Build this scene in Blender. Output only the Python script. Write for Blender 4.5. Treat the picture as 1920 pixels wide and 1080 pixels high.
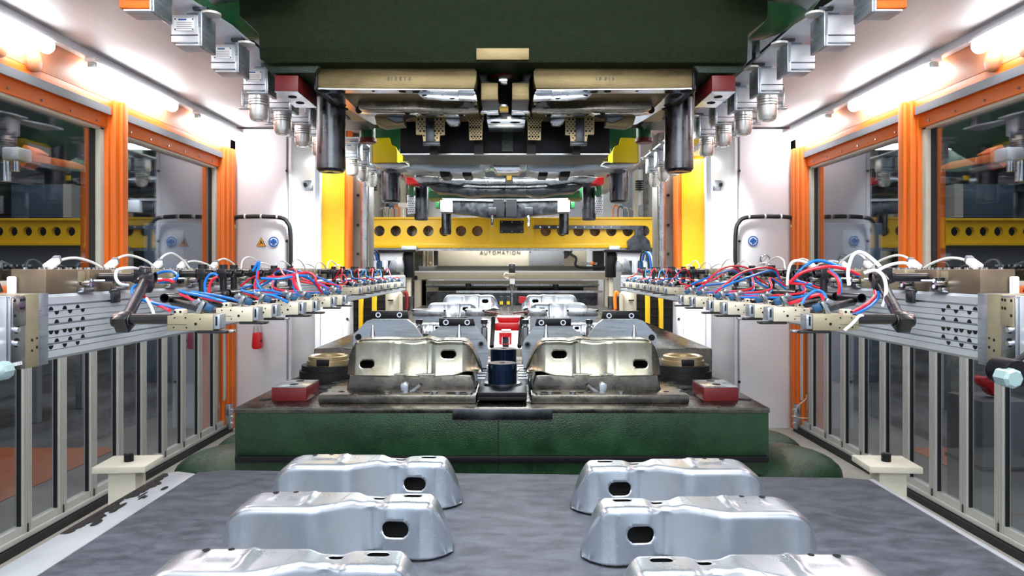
import bpy, bmesh, math, random
from mathutils import Vector, Matrix
from mathutils.geometry import tessellate_polygon
random.seed(7)
for o in list(bpy.data.objects): bpy.data.objects.remove(o, do_unlink=True)
S = bpy.context.scene
COL = S.collection
PI = math.pi
# ---------------------------------------------------------------- camera
F, CX, HY, ZC = 1300.0, 962.0, 505.0, 1.7
cam = bpy.data.cameras.new('camera'); cam_o = bpy.data.objects.new('camera', cam); COL.objects.link(cam_o)
cam.sensor_width = 36; cam.lens = 36*F/1920
cam.shift_x = -2/1920; cam.shift_y = -35/1920
cam.clip_start = .05; cam.clip_end = 100
cam_o.location = (0, 0, ZC); cam_o.rotation_euler = (PI/2, 0, 0)
S.camera = cam_o
# ---------------------------------------------------------------- world and exposure
w = bpy.data.worlds.new('world'); S.world = w; w.use_nodes = True
w.node_tree.nodes['Background'].inputs[0].default_value = (.80, .88, 1, 1)
w.node_tree.nodes['Background'].inputs[1].default_value = .85
S.view_settings.view_transform = 'Standard'; S.view_settings.look = 'None'
S.view_settings.gamma = 1; S.view_settings.use_curve_mapping = False
S.view_settings.exposure = .06
# ---------------------------------------------------------------- large area lights
def area(name, loc, rot, sx, sy, power, col=(1, 1, 1), spread=PI):
    l = bpy.data.lights.new(name, 'AREA'); l.shape = 'RECTANGLE'; l.size = sx; l.size_y = sy; l.energy = power; l.color = col; l.spread = spread
    o = bpy.data.objects.new(name, l); COL.objects.link(o); o.location = loc; o.rotation_euler = rot; return o
area('hall_light', (0, 1.5, 4.4), (0, 0, 0), 3.2, 2.4, 230, (.96, .98, 1))
area('hall_light', (0, -2.2, 3.6), (math.radians(58), 0, 0), 4.5, 1.6, 150, (1, .98, .95))
for yy, pw in ((7.35, 130), (9.9, 170), (12.6, 300), (15.9, 130)):
    area('press_light', (0, yy, 3.45), (0, 0, 0), 2.6, .5, pw, (.97, .99, 1))
for sx in (-1, 1):
    area('column_fill', (sx*1.82, 6.7, 3.05), (math.radians(48), 0, math.radians(-10*sx)), .2, .2, 19, spread=1.05)  # added fill behind the guide posts, no lamp there; brightens panels and cabinets
    area('aisle_light', (sx*2.35, 11.5, 3.18), (0, 0, 0), .5, 5, 110)
    area('outer_hall_light', (sx*7, 8, 5.6), (0, 0, 0), 6, 12, 420)

# ---------------------------------------------------------------- helpers
def P(px, py, Y):
    return Vector(((px-CX)*Y/F, Y, ZC+(HY-py)*Y/F))
def lin(c):
    return tuple((v/12.92 if v <= .04045 else ((v+.055)/1.055)**2.4) for v in c)
def hexc(h):
    return lin(tuple(int(h[i:i+2], 16)/255 for i in (0, 2, 4)))
MATS = {}
def mat(name, h, metal=0., rough=.5, var=.0, vscale=8., bump=0., bscale=60., coat=0., h2=None, stretch=(1, 1, 1), rvar=0., spec=.5, transm=0.):
    m = bpy.data.materials.new(name); m.use_nodes = True
    nt = m.node_tree; n = nt.nodes; L = nt.links; b = n['Principled BSDF']
    c = hexc(h)
    b.inputs['Base Color'].default_value = (*c, 1); b.inputs['Metallic'].default_value = metal
    b.inputs['Roughness'].default_value = rough; b.inputs['Coat Weight'].default_value = coat
    b.inputs['Specular IOR Level'].default_value = spec
    b.inputs['Transmission Weight'].default_value = transm
    if var or bump or rvar or h2:
        tc = n.new('ShaderNodeTexCoord'); mp = n.new('ShaderNodeMapping'); mp.inputs['Scale'].default_value = stretch
        L.new(tc.outputs['Object'], mp.inputs['Vector'])
    if var or h2 or rvar:
        nz = n.new('ShaderNodeTexNoise'); nz.inputs['Scale'].default_value = vscale; nz.inputs['Detail'].default_value = 6
        nz.inputs['Roughness'].default_value = .65
        L.new(mp.outputs[0], nz.inputs['Vector'])
        if var or h2:
            r = n.new('ShaderNodeValToRGB'); r.color_ramp.elements[0].position = .36; r.color_ramp.elements[1].position = .66
            c2 = hexc(h2) if h2 else tuple(v*(1-var) for v in c)
            r.color_ramp.elements[0].color = (*c2, 1); r.color_ramp.elements[1].color = (*c, 1)
            L.new(nz.outputs['Fac'], r.inputs[0]); L.new(r.outputs[0], b.inputs['Base Color'])
        if rvar:
            mr = n.new('ShaderNodeMapRange'); mr.inputs[1].default_value = .3; mr.inputs[2].default_value = .7
            mr.inputs[3].default_value = max(.03, rough-rvar); mr.inputs[4].default_value = rough+rvar
            L.new(nz.outputs['Fac'], mr.inputs[0]); L.new(mr.outputs[0], b.inputs['Roughness'])
    if bump:
        n2 = n.new('ShaderNodeTexNoise'); n2.inputs['Scale'].default_value = bscale; n2.inputs['Detail'].default_value = 4
        L.new(mp.outputs[0], n2.inputs['Vector'])
        bp = n.new('ShaderNodeBump'); bp.inputs['Strength'].default_value = bump; bp.inputs['Distance'].default_value = .01
        L.new(n2.outputs['Fac'], bp.inputs['Height']); L.new(bp.outputs[0], b.inputs['Normal'])
    MATS[name] = m
    return m
M = MATS
mat('orange', 'EC7416', rough=.5)
mat('orange_lit', 'D98A62', rough=.45)  # same orange paint, paler because the lamp wash is put into the colour
mat('yellow', 'FFCE20', rough=.35, var=.08, vscale=5)
mat('yellow_bright', 'FFE312', rough=.4)
mat('white', 'E4E6EC', rough=.4, var=.05, vscale=2)
mat('soffit', 'B9B3B3', rough=.55, var=.12, vscale=1.5, stretch=(3, .4, 1))
mat('green', '173F24', rough=.3, var=.5, vscale=5, bump=.3, bscale=120, rvar=.12)
mat('green_dark', '18301F', rough=.36, var=.4, vscale=7, bump=.25, bscale=80)
mat('green_cast', '17240E', rough=.55, spec=.15, var=.35, vscale=20, bump=.8, bscale=130)
mat('green_bright', '1F6A3A', rough=.35, var=.3, vscale=6, bump=.2)
mat('steel', 'B9BEC4', 1, .28, var=.25, vscale=6, rvar=.1)
mat('steel_dark', '62666C', 1, .32, var=.5, vscale=7, rvar=.12)
mat('steel_oily', '7C7972', 1, .27, var=.4, vscale=9, rvar=.14, bump=.1)
mat('steel_black', '1B1C20', .6, .42)
mat('brushed', 'B8C4D0', .8, .32, var=.2, vscale=5, stretch=(1, 1, 14), rvar=.08)
mat('alu', 'DCE4EC', .55, .4, var=.14, vscale=4, stretch=(1, .5, 3), rvar=.06)
mat('alu_matt', 'C9CAC6', .35, .45)
mat('chrome', 'E6EAF0', 1, .16)
mat('polished', 'ECEEEA', .75, .3)
mat('rail_steel', '93918C', .7, .42, var=.15, vscale=3, stretch=(4, 4, .5))
mat('galv', 'DDE6EE', .88, .27, vscale=3, rvar=.05, h2='BCC8D4', stretch=(1, 1, .6))
mat('inner_shade', '2A2B2C', rough=.8)  # shade inside the sheet shells, put into the colour of their inner faces
mat('galv_oil_reflect', 'ABABA0', .97, .25, h2='77714A', vscale=2.2, rvar=.05)  # yellow-brown mottle: oil film, with brown reflections put into the colour
mat('brass_steel', '958560', .75, .5, h2='6E6244', vscale=5, bump=.1, rvar=.1, stretch=(.5, 1, 2))
mat('brown_block', '8A7A66', .6, .4, var=.2)
mat('bronze', 'C9B68E', .8, .38, var=.15)
mat('olive', 'A79F84', .45, .4, var=.12)
mat('cream_body', 'D2CCB8', .3, .42, var=.08)
mat('black', '15161A', rough=.32, coat=.3)
mat('black_matt', '0C0C0E', rough=.7)
mat('rubber', '0E0F11', rough=.55)
mat('hole', '060607', rough=.9)
mat('red_paint', '6E1A1C', rough=.4, var=.15)
mat('red', 'D8141C', rough=.35)
mat('red_hose', 'E0263A', rough=.25)
mat('blue_hose', '1878D8', rough=.25)
mat('white_hose', 'EEF2F4', rough=.25)
mat('blue_fit', '15496E', rough=.4)
mat('blue_steel', '1A2A44', .8, .18)
mat('conveyor_belt', '666B76', rough=.5, var=.35, vscale=9, bump=.5, bscale=260, h2='454953', stretch=(1, 2, 1), rvar=.1)
mat('post_paint', 'D5D3C4', rough=.5, var=.1)
mat('beige', 'C8C0AC', rough=.5, var=.08)
mat('grey_panel', '7F8286', rough=.5)
mat('grey_seal', '7C8086', rough=.6)
mat('floor_mat', 'A8582A', rough=.8, var=.2)
mat('sign_blue', '1557A8', rough=.4)
mat('sign_yellow', 'F5A50A', rough=.4)
mat('sign_white', 'F2F4F6', rough=.4)
mat('text_grey', '5E5A52', rough=.6)
mat('dark_wall', '2A2B2E', rough=.8)
mat('teal_glass', 'A6C2C4', .3, .3)
mat('duct_blue', '4E6478', rough=.5)
mat('skirting', '1A1A1E', rough=.6)
def glass_mat():
    m = bpy.data.materials.new('pane_glass'); m.use_nodes = True; nt = m.node_tree; n = nt.nodes; n.clear(); L = nt.links
    out = n.new('ShaderNodeOutputMaterial'); mix = n.new('ShaderNodeMixShader'); t = n.new('ShaderNodeBsdfTransparent')
    g = n.new('ShaderNodeBsdfGlossy'); g.inputs['Roughness'].default_value = .02; g.inputs['Color'].default_value = (.9, .95, 1, 1)
    t.inputs['Color'].default_value = (.78, .8, .82, 1)
    lw = n.new('ShaderNodeLayerWeight'); lw.inputs['Blend'].default_value = .5
    pw_ = n.new('ShaderNodeMath'); pw_.operation = 'POWER'; pw_.inputs[1].default_value = 3.2
    fr = n.new('ShaderNodeMath'); fr.operation = 'MULTIPLY_ADD'; fr.inputs[1].default_value = .8; fr.inputs[2].default_value = .07
    L.new(lw.outputs['Facing'], pw_.inputs[0]); L.new(pw_.outputs[0], fr.inputs[0])
    L.new(fr.outputs[0], mix.inputs[0]); L.new(t.outputs[0], mix.inputs[1]); L.new(g.outputs[0], mix.inputs[2]); L.new(mix.outputs[0], out.inputs[0])
    MATS['glass'] = m
glass_mat()
def emit_mat(name, col, s):
    m = bpy.data.materials.new(name); m.use_nodes = True; b = m.node_tree.nodes['Principled BSDF']
    b.inputs['Base Color'].default_value = (1, 1, 1, 1); b.inputs['Emission Color'].default_value = (*col, 1); b.inputs['Emission Strength'].default_value = s
    MATS[name] = m
emit_mat('tube_light', (.93, .97, 1), 24)
def tread_mat():
    m = mat('tread_floor', 'B9B6AC', .1, .5, var=.15, vscale=5)
    nt = m.node_tree; n = nt.nodes; L = nt.links; b = n['Principled BSDF']
    tc = n.new('ShaderNodeTexCoord'); v = n.new('ShaderNodeTexVoronoi'); v.inputs['Scale'].default_value = 28; v.inputs['Randomness'].default_value = .35
    L.new(tc.outputs['Object'], v.inputs['Vector'])
    mr = n.new('ShaderNodeMapRange'); mr.inputs[1].default_value = .12; mr.inputs[2].default_value = .3; mr.inputs[3].default_value = 1; mr.inputs[4].default_value = 0
    L.new(v.outputs['Distance'], mr.inputs[0]); bp = n.new('ShaderNodeBump'); bp.inputs['Strength'].default_value = .8; bp.inputs['Distance'].default_value = .006
    L.new(mr.outputs[0], bp.inputs['Height']); L.new(bp.outputs[0], b.inputs['Normal'])
tread_mat()

def origin(p):
    v = Vector((0, 0, 0))
    while p is not None:
        v += p.location; p = p.parent
    return v
class MB:
    """collects shapes in world coordinates; s=-1 mirrors them across x = 0"""
    def __init__(self, s=1): self.bm = bmesh.new(); self.s = s
    def box(self, x0, x1, y0, y1, z0, z1):
        x0, x1 = min(x0, x1), max(x0, x1); y0, y1 = min(y0, y1), max(y0, y1); z0, z1 = min(z0, z1), max(z0, z1)
        m = Matrix.Translation(((x0+x1)/2, (y0+y1)/2, (z0+z1)/2)) @ Matrix.Diagonal((x1-x0, y1-y0, z1-z0, 1))
        bmesh.ops.create_cube(self.bm, size=1, matrix=m); return self
    def obox(self, c, size, eul=(0, 0, 0)):
        from mathutils import Euler
        m = Matrix.Translation(c) @ Euler(eul).to_matrix().to_4x4() @ Matrix.Diagonal((*size, 1))
        bmesh.ops.create_cube(self.bm, size=1, matrix=m); return self
    def cyl(self, a, b, r, r2=None, seg=16):
        a, b = Vector(a), Vector(b); d = b-a
        if d.length < 1e-6: return self
        m = Matrix.Translation((a+b)/2) @ d.to_track_quat('Z', 'Y').to_matrix().to_4x4()
        bmesh.ops.create_cone(self.bm, cap_ends=True, segments=seg, radius1=r, radius2=r if r2 is None else r2, depth=d.length, matrix=m); return self
    def pipe(self, a, b, r, t=.004, seg=16):
        a, b = Vector(a), Vector(b); d = b-a
        q = d.to_track_quat('Z', 'Y').to_matrix().to_4x4(); bm = self.bm
        loops = []
        for (c, rr) in ((a, r), (b, r), (b, r-t), (a, r-t)):
            loops.append([bm.verts.new(c + (q @ Vector((math.cos(2*PI*i/seg)*rr, math.sin(2*PI*i/seg)*rr, 0)))) for i in range(seg)])
        for k in range(4):
            A, B = loops[k], loops[(k+1) % 4]
            for i in range(seg): bm.faces.new((A[i], A[(i+1) % seg], B[(i+1) % seg], B[i]))
        return self
    def sphere(self, c, rx, ry=None, rz=None, u=20, v=12):
        m = Matrix.Translation(c) @ Matrix.Diagonal((rx, ry or rx, rz or rx, 1))
        bmesh.ops.create_uvsphere(self.bm, u_segments=u, v_segments=v, radius=1, matrix=m); return self
    def tube(self, pts, r, seg=8, sub=6):
        pts = [Vector(p) for p in pts]
        if sub > 1 and len(pts) > 2:
            q = [pts[0]*2-pts[1]]+pts+[pts[-1]*2-pts[-2]]; out = []
            for i in range(1, len(q)-2):
                for k in range(sub):
                    t = k/sub; a, b, c, d = q[i-1], q[i], q[i+1], q[i+2]
                    out.append(.5*((2*b)+(c-a)*t+(2*a-5*b+4*c-d)*t*t+(3*b-a-3*c+d)*t**3))
            out.append(pts[-1]); pts = out
        bm = self.bm; up = Vector((0, 0, 1)); rings = []
        for i, p in enumerate(pts):
            d = (pts[min(i+1, len(pts)-1)]-pts[max(i-1, 0)])
            if d.length < 1e-9: d = Vector((0, 1, 0))
            d.normalize(); x = d.cross(up)
            if x.length < .05: x = d.cross(Vector((1, 0, 0)))
            x.normalize(); y = x.cross(d); y.normalize()
            if y.dot(up) > 0: pass
            up = y
            rings.append([bm.verts.new(p+(x*math.cos(2*PI*k/seg)+y*math.sin(2*PI*k/seg))*r) for k in range(seg)])
        for A, B in zip(rings, rings[1:]):
            for k in range(seg): bm.faces.new((A[k], A[(k+1) % seg], B[(k+1) % seg], B[k]))
        bm.faces.new(rings[0][::-1]); bm.faces.new(rings[-1]); return self
    def plate(self, outer, holes, f0, f1):
        """flat outline with holes; f0/f1 map 2-D points onto the two faces"""
        loops = [list(outer)]+[list(h) for h in holes]
        flat = [p for l in loops for p in l]
        tris = tessellate_polygon([[Vector((x, y, 0)) for x, y in l] for l in loops])
        bm = self.bm; A = [bm.verts.new(f0(*p)) for p in flat]; B = [bm.verts.new(f1(*p)) for p in flat]
        for t in tris:
            try: bm.faces.new([A[i] for i in t]); bm.faces.new([B[i] for i in reversed(t)])
            except ValueError: pass
        k = 0
        for l in loops:
            n = len(l)
            for i in range(n):
                j = (i+1) % n
                try: bm.faces.new((A[k+i], A[k+j], B[k+j], B[k+i]))
                except ValueError: pass
            k += n
        return self
    def pp(self, pts, Y, d, holes=()):
        """outline given by picture points at distance Y, straight back by d"""
        def f0(x, y): return P(x, y, Y)
        def f1(x, y): v = P(x, y, Y); v.y += d; return v
        return self.plate(pts, holes, f0, f1)
    def pbox(self, x0, y0, x1, y1, Y, d):
        a = P(x0, y1, Y); b = P(x1, y0, Y); return self.box(a.x, b.x, Y, Y+d, a.z, b.z)
    def lathe(self, c, prof, seg=24, axis='Z'):
        bm = self.bm; rings = []
        for r, h in prof:
            rg = []
            for k in range(seg):
                a = 2*PI*k/seg; x, y = r*math.cos(a), r*math.sin(a)
                v = (x, y, h) if axis == 'Z' else ((x, h, y) if axis == 'Y' else (h, x, y))
                rg.append(bm.verts.new(Vector(c)+Vector(v)))
            rings.append(rg)
        for A, B in zip(rings, rings[1:]):
            for k in range(seg): bm.faces.new((A[k], A[(k+1) % seg], B[(k+1) % seg], B[k]))
        if prof[0][0] > 1e-5: bm.faces.new(rings[0][::-1])
        if prof[-1][0] > 1e-5: bm.faces.new(rings[-1])
        return self
    def build(self, name, m, parent=None, bevel=0., seg=2, smooth=True, label=None, kind=None, angle=35, base=None):
        bm = self.bm
        bmesh.ops.remove_doubles(bm, verts=bm.verts, dist=1e-6)
        bmesh.ops.recalc_face_normals(bm, faces=bm.faces)
        if bevel:
            es = [e for e in bm.edges if len(e.link_faces) == 2 and e.calc_face_angle(0) > .6]
            bmesh.ops.bevel(bm, geom=es, offset=bevel, segments=seg, affect='EDGES', profile=.5, clamp_overlap=True)
        if self.s < 0:
            for v in bm.verts: v.co.x = -v.co.x
            bmesh.ops.reverse_faces(bm, faces=bm.faces)
        off = origin(parent)
        o_loc = Vector((0, 0, 0))
        if parent is None and len(bm.verts):
            lo = Vector([min(v.co[i] for v in bm.verts) for i in range(3)]); hi = Vector([max(v.co[i] for v in bm.verts) for i in range(3)])
            o_loc = Vector(((lo.x+hi.x)/2, (lo.y+hi.y)/2, lo.z)); off = o_loc
        for v in bm.verts: v.co -= off
        if name in SPLIT and parent is not None:
            left = set(bm.verts); isl = []
            while left:
                st = [left.pop()]; cur = set(st)
                while st:
                    v = st.pop()
                    for e in v.link_edges:
                        w_ = e.other_vert(v)
                        if w_ in left: left.discard(w_); cur.add(w_); st.append(w_)
                isl.append(cur)
            if 1 < len(isl) <= 30:
                first = None
                for cur in isl:
                    nb = bmesh.new(); mp_ = {v: nb.verts.new(v.co) for v in cur}
                    for f_ in {f_ for v in cur for f_ in v.link_faces}: nb.faces.new([mp_[v] for v in f_.verts])
                    me = bpy.data.meshes.new(name); nb.to_mesh(me); nb.free(); me.shade_smooth(); me.set_sharp_from_angle(angle=math.radians(angle))
                    me.materials.append(M[m] if isinstance(m, str) else m)
                    o = bpy.data.objects.new(name, me); COL.objects.link(o); o.parent = parent
                    if label: o['label'] = label
                    first = first or o
                bm.free(); return first
        if name in STUFF and parent is not None and not kind: kind = 'stuff'
        me = bpy.data.meshes.new(name); bm.to_mesh(me); bm.free()
        if smooth:
            me.shade_smooth(); me.set_sharp_from_angle(angle=math.radians(angle))
        me.materials.append(M[m] if isinstance(m, str) else m)
        o = bpy.data.objects.new(name, me); COL.objects.link(o); o.location = o_loc
        if parent: o.parent = parent
        if label: o['label'] = label
        if kind: o['kind'] = kind
        return o
def tag(o, label, cat, group=None, kind=None):
    o['label'] = label; o['category'] = cat
    if group: o['group'] = group
    if kind: o['kind'] = kind
    return o
def thing(name, label, cat, loc=(0, 0, 0), group=None):
    o = bpy.data.objects.new(name, None); COL.objects.link(o); o.location = loc; o.empty_display_size = .1
    return tag(o, label, cat, group)
def kids(o): return [c for c in COL.objects if c.parent == o]
def dup(root, loc=None, label=None, rot=None, scale=None, group=None):
    def cp(o, parent):
        c = o.copy(); COL.objects.link(c)
        if parent: c.parent = parent
        for k in kids(o): cp(k, c)
        return c
    r = cp(root, None)
    if loc is not None: r.location = loc
    if rot is not None: r.rotation_euler = rot
    if scale is not None: r.scale = scale
    if label: r['label'] = label
    if group: r['group'] = group
    return r
SPLIT = {'step_rib', 'half_round_pocket', 'support_rod', 'side_arm', 'dark_cover', 'dark_slot', 'bolt', 'bolt_hole', 'stud', 'clip', 'hole', 'end_cap', 'key', 'switch_box', 'flange', 'stem', 'latch_block', 'slot', 'rung', 'dowel', 'socket', 'cylinder_pair', 'ear_cup_symbol', 'white_screw', 'screw', 'bolt_socket', 'fin', 't_slot', 'folded_cover', 'round_bar', 'support_lug', 'drilled_hole', 'cooling_rib', 'latch_pin', 'head_bar'}
STUFF = {'screw_hole', 'rivet', 'print_line', 'stamped_mark', 'score_line', 'stamped_code', 'tick_mark', 'wire', 'graphite_plug'}
def circ(x, y, r, n=14, ry=None): return [(x+r*math.cos(2*PI*i/n), y+(ry or r)*math.sin(2*PI*i/n)) for i in range(n)]
def side(s): return 'left' if s > 0 else 'right'
# ================================================================ the room (structure)
def struct(mb, name, m, parent=None, **k):
    o = mb.build(name, m, parent, **k); o['kind'] = 'structure'; return o
mb = MB(); mb.box(-3.3, 3.3, -2.5, 20, -.05, 0); struct(mb, 'floor', 'tread_floor')
mat('hall_concrete', '6E7072', rough=.5, var=.35, vscale=1.2, h2='3A3C3F', stretch=(1, .4, 1))
for s in (1, -1):
    mb = MB(s); mb.box(-14, -3.3, -2.5, 22, -.06, -.004); struct(mb, 'floor_hall', 'hall_concrete')
    mb = MB(s); mb.box(-14.2, -14, -2.5, 22, 0, 6); struct(mb, 'wall_hall', 'dark_wall')
    mb = MB(s); mb.box(-14, -3.3, -2.5, 22, 6, 6.1); struct(mb, 'ceiling_hall', 'dark_wall')
    mb = MB(s); mb.box(-14, -3.3, 18, 18.2, 0, 6); struct(mb, 'wall_hall_end', 'dark_wall')
    # soffit above the lamps, open over the press ram
    mb = MB(s); mb.box(-3.3, -1.9, -1, 7.35, 3.22, 3.3).box(-3.3, -2.35, 7.35, 12, 3.22, 3.3); struct(mb, 'ceiling', 'soffit')
    mb = MB(s); mb.box(-3.25, -3.0, -1, 7.36, 2.96, 3.22); w_ = struct(mb, 'wall_'+side(s), 'orange_lit')
    for yy in (4.02, 4.32):
        m2 = MB(s); m2.lathe((-3.0, yy, 3.0), [(.07, 0), (.07, .02), (.055, .03), (0, .03)], 20, 'X'); m2.build('round_boss', 'orange_lit', w_)
mb = MB(); mb.box(-2.35, 2.35, 6.9, 17.5, 3.6, 3.7); struct(mb, 'ceiling_press', 'soffit')
mb = MB(); mb.box(-7, 7, 19.5, 19.7, 0, 6); struct(mb, 'wall_back', 'white')
# orange window walls: two windows a side
for s in (1, -1):
    sd = side(s)
    for wi, (y0, y1) in enumerate(((2.2, 5.22), (5.34, 7.2))):
        win = bpy.data.objects.new('window_%d' % (wi+1 if s > 0 else wi+3), None); COL.objects.link(win); win['kind'] = 'structure'
        win.location = (-s*3.05, y0, 1.54)
        zt, zs = 2.755, 1.6
        mb = MB(s)   # frame: head, sill, jambs as a stepped profile
        mb.box(-3.2, -3.0, y0-.02, y1+.02, zt+.1, 2.96).box(-3.16, -3.03, y0, y1, zt, zt+.1)
        mb.box(-3.2, -3.0, y0-.02, y1+.02, 1.50, zs-.05).box(-3.16, -3.03, y0, y1, zs-.05, zs)
        mb.box(-3.2, -3.02, y1-.05, y1, zs, zt+.1).box(-3.2, -3.02, y0, y0+.05, zs, zt+.1)
        wf = mb.build('window_frame', 'orange', win, bevel=.006)
        MB(s).box(-3.002, -2.992, y0+.03, y1-.06, 2.848, 2.905).build('seal_strip', 'grey_seal', wf)
        m3 = MB(s)
        for k in range(int((y1-y0)/.3)): m3.cyl((-3.03, y0+.15+k*.3, zt+.03), (-3.022, y0+.15+k*.3, zt+.03), .008, seg=8)
        m3.build('screw', 'steel', wf)
        MB(s).box(-3.13, -3.05, y0+.05, y1-.05, zt-.02, zt).box(-3.13, -3.05, y0+.05, y1-.05, zs, zs+.03)\
             .box(-3.13, -3.05, y1-.1, y1-.05, zs, zt).box(-3.13, -3.05, y0+.05, y0+.1, zs, zt).build('inner_frame', 'post_paint', win, bevel=.004)
        MB(s).box(-3.105, -3.095, y0+.08, y1-.08, zs+.02, zt-.02).build('pane', 'glass', win)
        MB(s).box(-3.094, -3.085, y1-.16, y1-.1, zs+.02, zt-.02).build('rubber_gasket', 'rubber', win)
    # orange posts between and beside the windows
    for nm, ya, yb, xo in (('trim_post', 5.2, 5.36, 0), ('trim_end_post', 7.16, 7.36, 0)):
        mb = MB(s); mb.box(-3.22, -2.98, ya, yb, 0.02 if 'end' in nm else 1.5, 2.97).box(-3.0, -2.955, ya+.05, yb-.03, .02 if 'end' in nm else 1.5, 2.97)
        o = struct(mb, nm, 'orange', bevel=.01)
    mb = MB(s); mb.box(-3.1, -2.94, 7.28, 7.36, 0.02, 2.97); struct(mb, 'trim_column', 'orange', bevel=.01)
# ---------------------------------------------------------------- fluorescent lamps
for s in (1, -1):
    names = ['nearest', 'second', 'third', 'farthest']
    for i, y0 in enumerate((1.6, 3.22, 4.82, 6.43, 8.04)):
        lab = ('white fluorescent tube lamp above the %s orange window wall, ' % side(s)) + (['just out of frame', 'nearest, cut by the picture edge', 'second from the front', 'third from the front', 'farthest back'][i])
        t = thing('tube_lamp', lab, 'lamp', (-s*2.92, y0+.57, 3.06), 'fluorescent lamps along the side walls')
        MB(s).box(-2.96, -2.88, y0-.04, y0+1.19, 3.135, 3.165).build('lamp_housing', 'white', t, bevel=.008)
        MB(s).cyl((-2.92, y0+.02, 3.1), (-2.92, y0+1.13, 3.1), .048).build('lamp_tube', 'tube_light', t)
        for yy in (y0-.02, y0+1.13): MB(s).box(-2.95, -2.89, yy, yy+.03, 3.10, 3.14).build('end_cap', 'teal_glass', t, bevel=.006)
    mb = MB(s); mb.box(-2.99, -2.93, 1.4, 7.35, 3.165, 3.22); tag(mb.build('lamp_rail', 'white', bevel=.004), 'grey blue mounting rail that carries the tube lamps along the %s wall' % side(s), 'rail')
# ---------------------------------------------------------------- folding glass guards
for s in (1, -1):
    sd = side(s)
    g = thing('folding_guard', 'folding safety guard of narrow glass panels in aluminium frames along the %s side' % sd, 'fence', (-s*3, 5, 0), 'folding glass guards')
    ys = [3.25+i*.337 for i in range(12)]
    for i, y0 in enumerate(ys):
        y1 = y0+.337
        mb = MB(s)
        for (a, b) in ((y0+.004, y0+.04), (y1-.04, y1-.004)):
            mb.box(-3.03, -2.99, a, b, .09, 1.5).box(-2.992, -2.982, a+.004, a+.014, .09, 1.5).box(-2.992, -2.982, b-.014, b-.004, .09, 1.5)
        mb.box(-3.029, -2.986, y0+.04, y1-.04, .09, .135).box(-3.029, -2.986, y0+.04, y1-.04, 1.455, 1.5)
        gp = mb.build('guard_panel', 'alu_matt', g)
        MB(s).box(-3.012, -3.006, y0+.04, y1-.04, .13, 1.46).build('pane', 'glass', gp)
        MB(s).box(-3.018, -2.995, y0+.04, y0+.048, .13, 1.46).box(-3.018, -2.995, y1-.048, y1-.04, .13, 1.46).build('gasket', 'rubber', gp, kind='stuff')
        MB(s).box(-2.984, -2.978, y1-.006, y1+.006, .03, .14).build('hinge', 'black', gp)
    MB(s).box(-3.05, -2.97, 3.2, 7.3, .055, .088).build('guide_channel', 'alu_matt', g, bevel=.004)
    mb = MB(s); mb.box(-3.06, -2.95, 3.0, 7.3, 0, .05); o = struct(mb, 'baseboard_'+sd, 'skirting')
    # silver lamp-seal profile beside the orange column, with box at the foot
    t = thing('door_hinge_post', 'grey steel hinge strip and foot bracket on the %s orange column' % sd, 'bracket', (-s*2.98, 7.17, .2))
    MB(s).box(-2.985, -2.97, 7.14, 7.18, .35, 1.5).build('strip', 'alu_matt', t)
    MB(s).box(-3.0, -2.93, 7.18, 7.26, .04, .3).build('foot_box', 'steel', t, bevel=.006)
    m3 = MB(s)
    for k in range(3): m3.cyl((-2.93, 7.22, .1+k*.07), (-2.915, 7.22, .1+k*.07), .014, seg=8)
    m3.build('bolt', 'chrome', t)
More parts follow.
